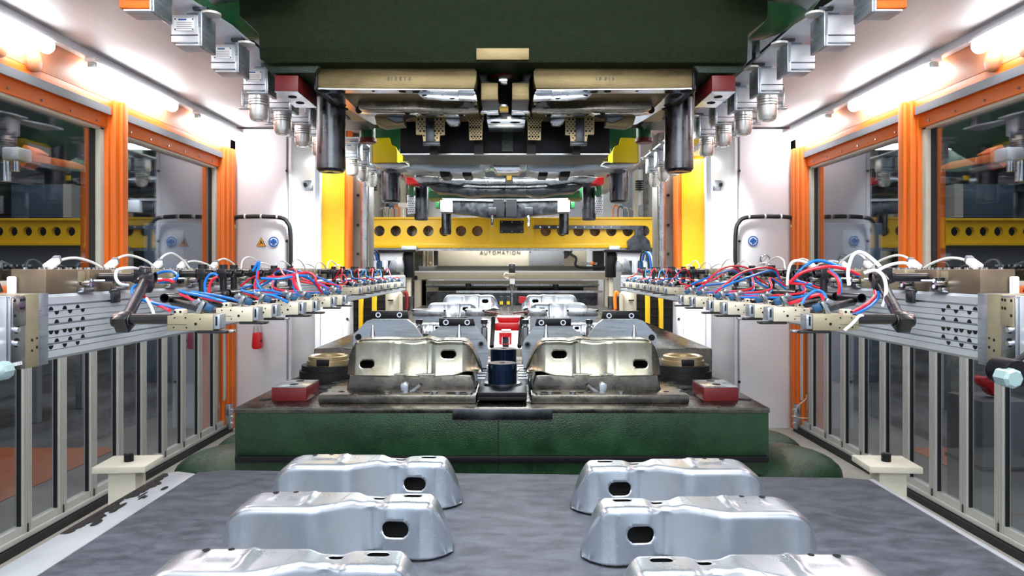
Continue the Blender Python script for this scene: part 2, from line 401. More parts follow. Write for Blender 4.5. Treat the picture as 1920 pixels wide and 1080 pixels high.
# ---------------------------------------------------------------- press columns and white panels facing the camera
def wpanel(s, x0, x1, y0, y1, Y, d, name, m, lab, cat, bevel=.006, parts=()):
    mb = MB(s); mb.pbox(x0, y0, x1, y1, Y, d); o = mb.build(name, m, bevel=bevel); tag(o, lab, cat); return o
for s in (1, -1):
    sd = side(s)
    z = 3.22
    t = thing('press_column', 'white sheet metal press column beside the %s orange column' % sd, 'machine panel', (-s*2.6, 7.4, 0))
    MB(s).box(-2.965, -2.42, 7.4, 8.3, .0, 1.7-.048*7.4+.05).build('lower_panel', 'white', t, bevel=.008)
    MB(s).box(-2.965, -2.42, 7.4, 8.3, 1.7-.04*7.4+.0, 3.2).build('upper_panel', 'white', t, bevel=.008)
    MB(s).box(-2.405, -2.37, 7.42, 8.3, 0, 3.2).build('edge_strip', 'white', t, bevel=.004)
    m3 = MB(s)
    for zz in (.5, 1.2, 2.0, 2.75): m3.cyl((-2.412, 7.4, zz), (-2.412, 7.385, zz), .014, seg=10)
    m3.build('bolt', 'steel_black', t)
    t = thing('press_column', 'white sheet metal panels of the inner press column behind the %s cable gap' % sd, 'machine panel', (-s*2.4, 8.5, 0))
    MB(s).box(-2.63, -2.37, 8.5, 8.54, 0, 3.2).box(-2.62, -2.56, 8.54, 9.0, 0, 3.2).build('panel', 'white', t, bevel=.006)
    MB(s).pbox(553, 330, 573, 425, 8.48, .03).build('grey_cover', 'grey_panel', t, bevel=.004)
    MB(s).pp([(573, 424), (590, 424), (590, 438), (585, 443), (573, 443)], 8.46, .04).pp([(572, 424), (574, 424), (574, 520), (572, 520)], 8.46, .04).build('folded_cover', 'white', t, bevel=.006)
    MB(s).pbox(562, 596, 588, 612, 8.44, .06).build('switch_box', 'white', t, bevel=.012)
    MB(s).cyl(P(557, 603, 8.46), P(557, 603, 8.36), .032).build('switch_knob', 'blue_fit', t, bevel=.004)
    MB(s).pbox(550, 338, 585, 357, 7.9, .05).build('plate_with_two_studs', 'steel', t, bevel=.004)
    MB(s).cyl(P(559, 346, 7.9), P(559, 346, 7.85), .022).cyl(P(572, 346, 7.9), P(572, 346, 7.85), .022).build('stud', 'steel_black', t)
    # dark cable gap with hanging conduit
    t = thing('cable_duct', 'narrow dark cable gap with grey conduit between the %s white panels' % sd, 'duct', (-s*2.3, 7.9, 0))
    MB(s).pbox(541, 315, 552, 745, 7.95, .1).build('channel', 'duct_blue', t)
    MB(s).tube([P(549, 606, 7.9), P(548, 640, 7.88), P(546, 690, 7.9), P(545, 742, 7.9)], .016).build('conduit', 'alu_matt', t)
    MB(s).tube([P(535, 315, 7.5), P(535, 400, 7.5), P(535, 560, 7.5), P(535, 745, 7.5)], .009).build('cable', 'rubber', t)
    # yellow safety door
    t = thing('safety_door', 'bright yellow sheet panel with orange edge beyond the %s white column' % sd, 'machine panel', (-s*2.3, 9.3, 0))
    MB(s).pbox(601, 190, 645, 520, 9.3, .05).build('panel', 'yellow', t, bevel=.01)
    MB(s).pbox(645, 190, 653, 560, 9.34, .3).build('edge', 'orange', t, bevel=.006)
    MB(s).pbox(588, 190, 600, 700, 9.2, .1).build('frame', 'white', t)
    # white lower cabinet
    t = thing('machine_cabinet', 'brightly lit white cabinet below the %s yellow panel' % sd, 'cabinet', (-s*2.3, 9.1, 0))
    MB(s).pbox(597, 565, 642, 745, 9.06, .1).build('body', 'white', t, bevel=.006)
    MB(s).pbox(642.5, 567, 656, 745, 9.06, .2).build('side_strip', 'white', t, bevel=.006)
    MB(s).cyl(P(651, 598, 9.06), P(651, 598, 9.04), .016).build('bolt', 'steel_black', t)
    # steel guide rail with bolts
    t = thing('guide_rail', 'tall bare steel slide rail with bolt holes at the %s of the press opening' % sd, 'rail', (-s*2.15, 9.5, 0))
    MB(s).pbox(656, 170, 692, 530, 9.7, .35).build('rail_face', 'rail_steel', t, bevel=.01)
    MB(s).pbox(653.5, 170, 660, 530, 9.62, .2).build('rail_lip', 'brushed', t, bevel=.006)
    MB(s).pbox(676, 170, 688, 530, 9.64, .1).build('rail_lip', 'steel', t, bevel=.01)
    m3 = MB(s)
    for yy in (366, 422, 476, 300): m3.cyl(P(671, yy, 9.7), P(671, yy, 9.67), .02, seg=10)
    m3.build('bolt', 'steel_black', t)
    # black conduit bending across the panel into a brass gland
    t = thing('conduit_hose', 'black ribbed conduit bending to a brass gland on the %s white panel' % sd, 'cable', (-s*2.9, 7.35, 2.1))
    pts = [P(x, y, 7.33) for x, y in ((437, 424), (438, 412), (446, 407), (470, 406), (495, 406), (525, 408), (538, 416), (545, 440), (545, 540))]
    MB(s).tube(pts, .022).build('hose', 'rubber', t)
    m3 = MB(s)
    for x in (460, 490, 520): m3.cyl(P(x-1.5, 406, 7.33), P(x+1.5, 406, 7.33), .027, seg=12)
    m3.build('clip', 'sign_white', t)
    MB(s).cyl(P(430, 425, 7.34), P(439, 425, 7.33), .03, seg=8).cyl(P(439, 425, 7.33), P(442, 425, 7.33), .022).build('gland', 'bronze', t, label='brass gland')
# ---------------------------------------------------------------- signs, gauge and plug
def blue_sign(px, py, lab):
    t = thing('safety_sign', lab, 'sign', P(px, py, 7.39))
    r = 10.5*7.39/F
    MB().lathe(P(px, py, 7.392), [(r, 0), (r, -.004), (0, -.004)], 32, 'Y').build('rim', 'sign_white', t)
    dsc = MB().lathe(P(px, py, 7.388), [(r*.93, 0), (r*.93, -.003), (0, -.003)], 32, 'Y').build('disc', 'sign_blue', t)
    wd_ = MB().lathe(P(px, py, 7.3855), [(r*.7, 0), (r*.7, -.0015), (0, -.0015)], 32, 'Y').build('white_field', 'sign_white', dsc)
    c = P(px, py, 7.384)
    pts = [(c.x+x*r, c.z+y*r) for x, y in ((-.22, -.6), (.22, -.6), (.26, -.36), (.4, -.1), (.4, .25), (.25, .5), (0, .58), (-.25, .5), (-.4, .25), (-.4, -.1), (-.26, -.36))]
    MB().plate(pts, [], lambda x, y: Vector((x, 7.384, y)), lambda x, y: Vector((x, 7.381, y))).build('head_symbol', 'sign_blue', dsc)
    m3 = MB()
    for q in (-1, 1): m3.box(c.x+q*.46*r-.007, c.x+q*.46*r+.007, 7.377, 7.382, c.z-.016, c.z+.016)
    m3.build('ear_cup_symbol', 'sign_blue', dsc)
blue_sign(513, 453.5, 'round blue wear ear protection sign on the left white panel')
blue_sign(1412, 452, 'round blue wear ear protection sign on the right white panel')
t = thing('warning_sign', 'yellow triangular slipping hazard sign beside the left blue sign', 'sign', P(489.5, 455, 7.39))
def tri(s_, Y):
    return [(489.5, 445+(1-s_)*7), (489.5+9*s_, 462-(1-s_)*3), (489.5-9*s_, 462-(1-s_)*3)]
MB().pp(tri(1, 0), 7.386, .006).build('border', 'black', t)
MB().pp(tri(.82, 0), 7.383, .003).build('field', 'sign_yellow', t)
MB().pp([(488, 451), (490, 451), (491, 455), (494, 457), (493, 458), (489, 456.5), (486, 459.5), (485, 459), (488, 455.5)], 7.381, .002).build('falling_figure_symbol', 'black', t)
t = thing('pressure_gauge', 'small round pressure gauge with white dial on the right white panel', 'gauge', P(1433, 486, 7.36))
c = P(1433, 486, 7.39)
MB().lathe(c, [(.05, 0), (.052, -.03), (.045, -.036), (.044, -.02), (0, -.02)], 28, 'Y').build('casing', 'steel', t)
dl = MB().lathe(c-Vector((0, .022, 0)), [(.043, 0), (.043, -.003), (0, -.003)], 28, 'Y').build('dial', 'sign_white', t)
MB().obox(c-Vector((0, .027, 0)), (.004, .002, .06), (0, .7, 0)).build('needle', 'black', dl)
m3 = MB()
for k in range(9):
    a = -2.2+k*.55; m3.obox(c+Vector((math.sin(a)*.034, -.026, math.cos(a)*.034)), (.002, .001, .01), (0, a, 0))
m3.build('tick_mark', 'black', dl)
t = thing('power_socket', 'red power plug hanging on a grey cord below the left grippers', 'plug', P(480, 640, 7.2))
MB().pp([(473, 624), (487, 624), (489, 652), (485, 655), (474, 655), (471, 651)], 7.2, .09).build('body', 'red', t, bevel=.014)
MB().cyl(P(480, 612, 7.25), P(480, 625, 7.25), .024, .03).build('cord_grip', 'alu_matt', t)
MB().cyl(P(487, 638, 7.22), P(491, 639, 7.22), .014).build('locking_pin', 'rubber', t)
MB().tube([P(480, 613, 7.25), P(480, 604, 7.27), P(480, 590, 7.3), P(481, 560, 7.35)], .012).build('cord', 'alu_matt', t)
t = thing('loose_wire', 'thin pale wire curling down the right orange column near its foot', 'wire', P(1500, 770, 7.1))
MB().tube([P(1512, 740, 7.1), P(1511, 748, 7.1), P(1497, 760, 7.1), P(1490, 773, 7.1), P(1496, 783, 7.1), P(1514, 784, 7.12), P(1522, 786, 7.2)], .006).build('wire', 'cream_body', t)
t = thing('loose_wire', 'thin pale wire hanging down the left orange column near its foot', 'wire', P(395, 760, 7.1))
MB().tube([P(406, 739, 7.1), P(397, 740, 7.1), P(394, 750, 7.1), P(395, 778, 7.1), P(399, 786, 7.15)], .006).build('wire', 'cream_body', t)
# ================================================================ exit conveyor
t = thing('belt_conveyor', 'wide dark grey belt conveyor table in the foreground carrying the stamped parts', 'conveyor', (0, 2, 0))
MB().plate([(-1.556, .4), (1.695, .4), (1.695, 3.30), (1.60, 3.33), (-1.42, 3.455), (-1.556, 3.42)], [], lambda x, y: Vector((x, y, .70)), lambda x, y: Vector((x, y, .66))).build('belt', 'conveyor_belt', t, bevel=.006)
MB().plate([(-1.717, .4), (-1.558, .4), (-1.558, 3.40), (-1.66, 3.44), (-1.717, 3.40)], [], lambda x, y: Vector((x, y, .699)), lambda x, y: Vector((x, y, .60))).build('side_rail', 'alu', t, bevel=.004)
MB().box(1.697, 1.722, .4, 3.31, .60, .699).build('side_rail', 'alu', t, bevel=.003)
MB().box(-1.6, 1.6, .5, 3.25, .52, .655).build('frame', 'grey_panel', t, bevel=.01)
for x in (-1.45, 1.45):
    for y in (.8, 3.0): MB().box(x-.05, x+.05, y-.05, y+.05, 0, .53).build('leg', 'grey_panel', t)
for k in range(7): MB().box(-1.60, -1.46, 3.05+.0*k, 3.053, .699, .701) if False else None
mb = MB(); rg = random.Random(3)
L_ = [(-1.714, 2.62+.78*i/90) for i in range(91)]; R_ = [(-1.705+.035*(1.1+math.sin(i*.11)*.5+math.sin(i*.37+1)*.35+math.sin(i*.9)*.2+rg.random()*.25)*math.sin((i+2)/95*PI)**.4, 2.62+.78*i/90) for i in range(91)][::-1]
mb.plate(L_+R_, [], lambda x, y: Vector((x, y, .7006)), lambda x, y: Vector((x, y, .6995)))
for k in range(18):
    y = 2.66+random.random()**.7*.7; x = -1.70+random.random()**1.8*.12; mb.sphere((x, y, .701), .004+random.random()*.014, .01+random.random()*.05, .0022, 10, 5)
mb.build('grease_smear', 'rubber', t, kind='stuff')
# guard posts beside the conveyor
for (px, lab) in ((238, 'cream square post with round black bolt left of the belt conveyor'), (1665, 'cream square post with round black bolt right of the belt conveyor')):
    X = (px-CX)*3.95/F
    t = thing('support_post', lab, 'post', (X, 3.95, 0))
    sgn = -1 if X < 0 else 1
    MB().obox((X, 3.97, .585), (.285, .25, .035), (0, 0, -.08*sgn)).build('top_plate', 'post_paint', t, bevel=.003)
    MB().obox((X+sgn*.01, 3.97, .283), (.15, .13, .566), (0, 0, -.08*sgn)).build('column', 'post_paint', t, bevel=.003)
    MB().lathe((X, 3.97, .602), [(.026, 0), (.026, .018), (.024, .02), (.026, .022), (.026, .042), (.02, .047), (0, .047)], 20).build('bolt', 'steel_black', t)

# ================================================================ stamped sheet parts
def pw(tab, u):
    for (a, x), (b, y) in zip(tab, tab[1:]):
        if u <= b:
            k = max(0, min(1, (u-a)/(b-a))); k = k*k*(3-2*k); return x+(y-x)*k
    return tab[-1][1]
def pl_(tab, u):
    for (a, x), (b, y) in zip(tab, tab[1:]):
        if u <= b: return x+(y-x)*max(0, min(1, (u-a)/(b-a)))
    return tab[-1][1]
def shell(L, H, front, back, top, bot, lend, rend, fholes, tholes, flare=.012, r0=.022, nu=112, rib=None, fd=None):
    bm = bmesh.new(); n1, n2, n3, n4, n5 = 24, 5, 14, 4, 5
    us = []
    for i in range(nu+1):
        t_ = i/nu; us.append(t_-.055*math.sin(2*PI*t_)*1.0 if True else t_)
    rows = []; info = {}
    for u in us:
        zb = pw(bot, u); kl = min(1, u/lend); kr = min(1, (1-u)/rend)
        k = math.sqrt(max(0, 1-(1-kl)**2.3))
        k2 = math.sin(min(1, kr)*PI/2)**.8 if kr < 1 else 1
        zt = zb+.003+(H+pw(top, u)-zb-.003)*k*k2
        e = (1-k*.0-min(1, k*k2))
        yf = pl_(front, u)+.045*e; yb = pw(back, u)-.03*e
        r = min(r0, .42*(zt-zb), .3*(yb-yf)); fl = flare*(1+1.5*(1-k2))
        pts = []
        for i in range(n1):
            t_ = i/(n1-1); z = zb+(zt-r-zb)*t_; y = yf-fl*(1-t_)**2
            if fd: y += fd(u, t_)
            pts.append((y, z, 'f'))
        for i in range(1, n2+1):
            a = PI/2*i/n2; pts.append((yf+r-r*math.cos(a), zt-r+r*math.sin(a), 'c'))
        for i in range(1, n3+1):
            y = yf+r+(yb-yf-2*r)*i/n3; z = zt
            if rib and k > .98 and k2 > .98: z += rib(u, (y-yf)/(yb-yf))
            pts.append((y, z, 't'))
        for i in range(1, n4+1):
            a = PI/2*i/n4; pts.append((yb-r+r*math.sin(a), zt-r+r*math.cos(a), 'c'))
        for i in range(1, n5+1):
            t_ = i/n5; zbb = pw(bot, u)*.2; pts.append((yb+.012*t_, zt-r+(zbb-(zt-r))*t_, 'b'))
        row = []
        for (y, z, g) in pts:
            v = bm.verts.new((u*L, y, z)); info[v] = g; row.append(v)
        rows.append(row)
    def sd(p, h):
        cx, cy, hw, r_ = h; qx = max(abs(p[0]-cx)-hw, 0); return math.hypot(qx, p[1]-cy)-r_
    def grad(p, h):
        cx, cy, hw, r_ = h; qx = p[0]-max(cx-hw, min(cx+hw, p[0])); qy = p[1]-cy; l = math.hypot(qx, qy) or 1; return qx/l, qy/l
    for A, B in zip(rows, rows[1:]):
        for a, b, c, d in zip(A, B, B[1:], A[1:]):
            g = {info[a], info[c]}; ctr = (a.co+b.co+c.co+d.co)/4; skip = False
            if 'f' in g:
                for h in fholes:
                    if sd((ctr.x, ctr.z), h) < 0: skip = True
            if 't' in g:
                for h in tholes:
                    if sd((ctr.x, ctr.y), h) < 0: skip = True
            if not skip: bm.faces.new((a, b, c, d))
    for v in bm.verts:
        if not v.is_boundary: continue
        if info[v] == 'f':
            for h in fholes:
                s_ = sd((v.co.x, v.co.z), h)
                if abs(s_) < .012: gx, gz = grad((v.co.x, v.co.z), h); v.co.x -= gx*s_; v.co.z -= gz*s_
        elif info[v] == 't':
            for h in tholes:
                s_ = sd((v.co.x, v.co.y), h)
                if abs(s_) < .012: gx, gy = grad((v.co.x, v.co.y), h); v.co.x -= gx*s_; v.co.y -= gy*s_
    loose = [v for v in bm.verts if not v.link_faces]; bmesh.ops.delete(bm, geom=loose, context='VERTS')
    bmesh.ops.recalc_face_normals(bm, faces=bm.faces)
    me = bpy.data.meshes.new('sheet'); bm.to_mesh(me); bm.free(); me.shade_smooth(); me.set_sharp_from_angle(angle=math.radians(80))
    return me
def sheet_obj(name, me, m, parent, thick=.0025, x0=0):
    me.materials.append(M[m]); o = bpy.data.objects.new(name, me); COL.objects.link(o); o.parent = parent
    md = o.modifiers.new('s', 'SOLIDIFY'); md.thickness = thick; md.offset = -1; me.materials.append(M['inner_shade']); md.material_offset = 1
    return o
def rib_a(u, v):
    z = 0
    if .19 < u < .40: z += .004*min(1, (u-.19)/.03)*min(1, (.40-u)/.02)*max(0, min(1, (v-.38)/.16))
    if .345 < u < .405: z += .006*math.sin(PI*(u-.345)/.06)**2*min(1, max(0, v-.04)/.15)*min(1, max(0, .96-v)/.15)
    return z
def fd_a(u, t_):
    return .016*math.exp(-((u-.645)/.02)**2)*(1-.3*t_) - .006*math.exp(-((u-.76)/.07)**2)*math.sin(PI*t_)
belt_me = shell(.80, .20,
    [(0, -.14), (.06, -.168), (.12, -.178), (.41, -.184), (.44, -.178), (.60, -.105), (.63, -.09), (.66, -.09), (.71, -.122), (.86, -.132), (.92, -.122), (.97, -.105), (1, -.08)],
    [(0, -.01), (.1, 0), (1, 0)],
    [(0, 0), (.56, 0), (.62, -.014), (.68, -.016), (.73, -.006), (.80, -.004), (1, -.008)],
    [(0, .012), (.5, .012), (.62, .02), (.75, .012), (.9, .008), (1, .01)],
    .17, .115, [(.605, .108, .020, .027)], [(.655, -.045, .018, .014), (.535, -.04, .01, .011)], rib=rib_a, fd=fd_a)
proto = thing('stamped_part', '', 'car body part', (0, 0, .7), 'stamped brackets on the conveyor')
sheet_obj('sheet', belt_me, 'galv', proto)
# oiled press zone of the sheet is the same metal; small drilled holes at the top left
mb = MB()
for (x, y, r) in ((.165, -.035, .011), (.235, -.03, .009)): mb.cyl((x, y, .9040), (x, y, .9048), r, seg=16)
mb.build('drilled_hole', 'hole', proto)
mb = MB(); mb.tube([(.40, -.165, .9003), (.43, -.03, .9003)], .0015, 6).build('fold_line', 'galv', proto)
rows = [('left', 1, -1.015, 3.01, 'third from the front'), ('left', 1, -1.01, 2.506, 'second from the front'), ('left', 1, -1.035, 2.0, 'nearest, cut by the bottom edge'),
        ('right', -1, 1.04, 2.946, 'third from the front'), ('right', -1, 1.035, 2.459, 'second from the front'), ('right', -1, 1.065, 1.962, 'nearest, cut by the bottom edge')]
for i, (sd_, sg, x, y, pos) in enumerate(rows):
    lab = 'shiny stamped steel bracket lying on the belt, %s column, %s' % (sd_, pos)
    if i == 0: proto.location = (x, y, .7005); proto['label'] = lab
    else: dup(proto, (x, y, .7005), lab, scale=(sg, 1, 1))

# ================================================================ lower die, first station
XC = 947          # picture column of the press centre line
def mir(pts): return [(2*XC-x, y) for x, y in pts]
def pcx(px, Y): return (px-CX)*Y/F
bed = thing('press_bed', 'dark green cast iron bolster block with scratched front below the first dies', 'press bed', (pcx(941, 4), 5.1, 0))
MB().pbox(440, 773, 1442, 890, 4.0, 2.4).build('block', 'green', bed, bevel=.008)
a = P(440, 765, 4.0); b = P(1442, 765, 4.0)
MB().box(a.x-.004, b.x+.004, 3.995, 6.4, a.z-.028, a.z).build('top_plate', 'steel_oily', bed, bevel=.004)
MB().pbox(848, 767, 1036, 787, 3.985, .02).build('front_plate', 'steel_dark', bed, bevel=.004)
MB().pbox(440, 856, 1442, 868, 3.97, .03).build('slot_rail', 'steel_black', bed, bevel=.003)
MB().pbox(933.5, 789, 935, 890, 3.994, .01).build('casting_joint', 'hole', bed)
MB().box(-1.45, 1.4, 4.1, 6.3, 0, .52).build('pedestal', 'green_dark', bed)
for k, (px, py, Y, rx, ry, rz) in enumerate(((450, 905, 4.35, .46, .30, .205), (470, 868, 5.0, .36, .3, .235))):
    for q in (1, -1):
        c = Vector(((-1.5, 4.4, .42), (-1.5, 5.1, .36))[k]); c.x *= q; c.x += 0 if q > 0 else -.06
        rx, ry, rz = ((.63, .33, .175), (.68, .3, .19))[k]
        mb = MB(); n = 32
        mb.sphere(c, rx, ry, rz, 32, 20)
        for v in mb.bm.verts:
            if v.co.z < c.z: v.co.z = max(.0, c.z-(c.z-v.co.z)*2.6)
            dx = (v.co.x-c.x)/rx
            v.co.x = c.x+rx*math.copysign(abs(dx)**.72, dx)
        mb.build('cast_lug', 'green', bed)
z0 = a.z
def zp(py, Y): return ZC+(HY-py)*Y/F
# red stop blocks and slots in the plate
for q, nm in ((1, 'left'), (-1, 'right')):
    t = thing('stop_block', 'dark red stop block with steel top on the lower %s corner of the green bed' % nm, 'block', (q*0, 4.3, z0))
    A = P(511, 752, 4.22); B = P(576, 752, 4.22); dx = 0 if q > 0 else 2*pcx(XC, 4.22)
    x0_, x1_ = (A.x, B.x) if q > 0 else (dx-B.x, dx-A.x)
    t.location.x = (x0_+x1_)/2
    MB().box(x0_, x1_, 4.2, 4.48, z0, z0+.082).build('body', 'red_paint', t, bevel=.004)
    MB().box(x0_+.002, x1_-.002, 4.202, 4.478, z0+.082, z0+.087).build('top_face', 'steel', t, bevel=.001)
    m3 = MB()
    for yy in (4.3, 4.43): m3.cyl(((x0_+x1_)/2, yy, z0+.084), ((x0_+x1_)/2, yy, z0+.0885), .027, seg=16)
    m3.build('bolt_hole', 'hole', t)
    mb = MB(); cx_ = (x0_+x1_)/2
    mb.obox((cx_-q*.15, 4.26, z0+.001), (.10, .05, .003), (0, 0, .5*q)).obox((cx_+q*.15, 4.44, z0+.001), (.09, .05, .003), (0, 0, .5*q))
    mb.build('slot', 'hole', bed)
# guide collar with brass ring
def collar(px, py_top, Y, nm):
    X = pcx(px, Y)
    t = thing('guide_collar', 'black cast guide collar with brass ring on the %s rear corner of the bed' % nm, 'collar', (X, Y, z0))
    MB().lathe((X, Y, z0), [(.28, 0), (.27, .015), (.215, .03), (.2, .035), (.2, .085), (.185, .088), (.185, .125), (0.13, .125), (.13, .06), (0, .06)], 40).build('casting', 'rubber', t)
    MB().lathe((X, Y, z0+.126), [(.115, -.03), (.148, 0), (.148, .03), (.138, .032), (.138, .058), (.12, .064), (.108, .055), (.102, 0), (.102, -.03)], 40).build('ring', 'bronze', t, label='brass coloured ring')
    MB().obox((X+.0, Y-.145, z0+.152), (.085, .03, .045)).build('key_block', 'steel_black', t, bevel=.004)
collar(616, 665, 4.95, 'left'); collar(1280, 665, 4.95, 'right')

def low_die(q, nm):
    fx = (lambda x: x) if q > 0 else (lambda x: 2*XC-x-5)
    def pts(l): return [(fx(x), y) for x, y in l]
    Y = 4.13
    t = thing('lower_die', 'dark oily steel lower die plate with contoured punch, %s half' % nm, 'die', (pcx(fx(770), Y), 4.5, z0))
    A = P(fx(596), 757, Y); B = P(fx(893), 757, Y)
    zt = z0+.052
    X0, X1 = min(A.x, B.x), max(A.x, B.x)
    bp_ = MB().plate([(X0, Y), (X1, Y), (X1, 5.1), (X0, 5.1)], [], lambda x, y: Vector((x, y, z0)), lambda x, y: Vector((x, y, zt))).build('base_plate', 'steel_oily', t, bevel=.008)
    A2 = P(fx(640), 741, 4.3)
    MB().pp(pts([(646, 746), (655, 703), (700, 699), (835, 700), (884, 703), (897, 742)]), 4.30, .34).build('punch', 'steel_oily', t, bevel=.018, seg=3)
    MB().pp(pts([(628, 747), (630, 741), (780, 739), (890, 741), (890, 747)]), 4.24, .5).build('punch_foot', 'steel_oily', t, bevel=.005)
    MB().pp(pts([(752, 743), (750, 720), (760, 716), (766, 722), (765, 743)]), 4.27, .05).build('guide_finger', 'brushed', t, bevel=.008)
    MB().tube([P(fx(768), 741, 4.25), P(fx(772), 735, 4.25), P(fx(787), 722, 4.25)], .012).build('lifter', 'steel', t)
    m3 = MB()
    for (px, Y2, r) in ((606, 4.25, .028), (613, 4.36, .03), (624, 4.46, .03), (631, 4.58, .03), (640, 4.24, .017), (800, 4.2, .022), (845, 4.19, .03), (868, 4.2, .02), (690, 4.2, .016)):
        X = pcx(fx(px), Y2); m3.cyl((X, Y2, zt-.002), (X, Y2, zt+.0015), r, seg=18)
    m3.build('bolt_hole', 'hole', bp_)
    m3 = MB()
    for (px, Y2) in ((815, 4.18), (858, 4.17), (880, 4.16), (725, 4.19)):
        X = pcx(fx(px), Y2); m3.cyl((X, Y2, zt), (X, Y2, zt+.012), .02, seg=14)
    m3.build('screw', 'steel', bp_)
    return t
for q, nm in ((1, 'left'), (-1, 'right')):
    low_die(q, nm)
def fd_b(u, t_): return -.012*math.sin(PI*min(1, max(0, (u-.36)/.27)))*1.2 + (.01 if u > .62 else 0)
press_me = shell(.85, .225,
    [(0, -.16), (.08, -.195), (.34, -.20), (.40, -.18), (.60, -.18), (.66, -.205), (.86, -.205), (1, -.15)],
    [(0, -.01), (1, 0)],
    [(0, 0), (.3, .004), (.5, 0), (.62, .008), (.68, -.004), (.75, 0), (1, -.004)],
    [(0, .005), (.36, 0), (.62, -.005), (.78, .004), (.9, .028), (1, .022)],
    .13, .14, [(.14, .075, .022, .023), (.645, .135, .022, .024)], [], flare=.03, fd=fd_b)
pf = thing('drawn_panel', 'drawn steel part with two oval holes lying on the left lower die', 'car body part', (0, 0, 0), 'drawn parts in the first press')
sheet_obj('sheet', press_me, 'galv_oil_reflect', pf)
pf.location = (pcx(645, 4.3), 4.52, 1.035)
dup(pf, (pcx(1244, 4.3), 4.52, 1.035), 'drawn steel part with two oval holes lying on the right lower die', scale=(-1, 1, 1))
# cone pins
for px, nm in ((699, 'pointed steel pin behind the left drawn part, outer one'), (861, 'pointed steel pin behind the left drawn part, inner one'), (1024, 'pointed steel pin behind the right drawn part, inner one'), (1189, 'pointed steel pin behind the right drawn part, outer one')):
    t = tag(MB().lathe(P(px, 640, 4.62)-Vector((0, 0, .3)), [(.028, 0), (.028, .28), (.026, .3), (.006, .405), (0, .41)], 20).build('locating_pin', 'chrome'), nm, 'pin', 'locating pins')
# blue posts in the middle
for (px, Y, ztop, r, lab) in ((942, 4.42, 1.105, .092, 'blue black steel cylinder post standing at the centre front of the bed'), (944, 5.0, 1.13, .093, 'second blue steel cylinder post behind the front one')):
    X = pcx(px, Y); t = thing('cylinder_post', lab, 'post', (X, Y, z0+.05), 'centre cylinder posts')
    MB().lathe((X, Y, z0+.05), [(.15, 0), (.15, .012), (.125, .02), (.115, .03), (r, .03)], 36).build('flange', 'steel_dark', t)
    MB().lathe((X, Y, 0), [(r, z0+.06), (r, ztop-.005), (r-.005, ztop), (.02, ztop), (.015, ztop-.006), (0, ztop-.006)], 40).build('cylinder', 'blue_steel', t)
t = thing('centre_plate', 'dark stepped steel plate under the blue cylinder posts', 'plate', (pcx(941, 4.15), 4.2, z0))
MB().pbox(895, 736, 988, 744, 4.12, 1.2).build('upper_step', 'steel_black', t, bevel=.003)
MB().pbox(895, 744.5, 988, 751, 4.12, 1.2).build('lower_step', 'steel_black', t, bevel=.003)
m3 = MB()
for k in range(6):
    for q in (-1, 1): m3.box(pcx(941, 4.7)+q*.11, pcx(941, 4.7)+q*.17, 4.6+k*.12, 4.66+k*.12, z0+.05, z0+.075)
m3.build('step_rib', 'steel', t)

# trapezoid bracket plates of the second row
def bracket(poly, bar, bolts, Y, lab, hole=None, slots=()):
    c = P(*poly[0], Y)
    t = thing('die_bracket', lab, 'bracket', (c.x, Y, z0), 'trapezoid bracket plates')
    hs = [circ(hole[0], hole[1], hole[2])] if hole else []
    MB().pp(poly, Y, .05, hs).build('plate', 'brushed', t, bevel=0)
    hb = MB().pp(bar, Y-.03, .04).build('head_plate', 'steel_black', t, bevel=.003)
    m3 = MB()
    for (x, y) in bolts: m3.pipe(P(x, y, Y-.03), P(x, y, Y-.04), .02, .008, 14)
    m3.build('bolt', 'chrome', hb)
    m3 = MB()
    for (x, y) in bolts: m3.cyl(P(x, y, Y-.031), P(x, y, Y-.035), .012, seg=12)
    m3.build('bolt_socket', 'hole', hb)
    if hole: MB().pipe(P(hole[0], hole[1], Y-.012), P(hole[0], hole[1], Y+.04), hole[2]*Y/F, .01, 18).build('bushing', 'steel_dark', t); MB().cyl(P(hole[0], hole[1], Y+.035), P(hole[0], hole[1], Y+.045), hole[2]*Y/F, seg=18).build('bushing_bottom', 'steel_black', t)
    m3 = MB()
    for (x, y, w_, h_) in slots: m3.cyl(P(x, y, Y-.002), P(x, y, Y-.006), w_*Y/F/2, seg=16)
    if slots: m3.build('hole', 'hole', t)
    MB().pp([poly[0], poly[-1], (poly[-1][0], 700), (poly[0][0], 700)], Y+.05, .12).build('foot', 'steel_dark', t)
    return t
outer = [(662, 640), (663, 628), (687, 602), (697, 599), (763, 599), (776, 609), (792, 632), (796, 690), (662, 690)]
obar = [(693, 598), (696, 583), (763, 583), (766, 598)]
inner = [(800, 690), (801, 630), (828, 609), (838, 609), (890, 611), (912, 640), (916, 660), (912, 690)]
ibar = [(823, 611), (823, 597), (887, 597), (891, 611)]
bracket(outer, obar, [(709, 590.5), (749, 590.5)], 5.25, 'chamfered steel bracket with two bolts, outermost on the left', slots=((672, 632, 12, 5),))
bracket(inner, ibar, [(836, 604.5), (876, 604.5)], 5.0, 'chamfered steel bracket with round hole left of the blue posts', hole=(902, 645.5, 6.5))
bracket(mir(outer)[::-1], mir(obar), [(1142, 592), (1184, 592)], 5.25, 'chamfered steel bracket with two bolts, outermost on the right', slots=((1222, 633, 12, 5),))
bracket(mir(inner)[::-1], mir(ibar), [(1015, 605), (1056, 605)], 5.0, 'chamfered steel bracket with round hole right of the blue posts', hole=(989, 646.5, 6.5))
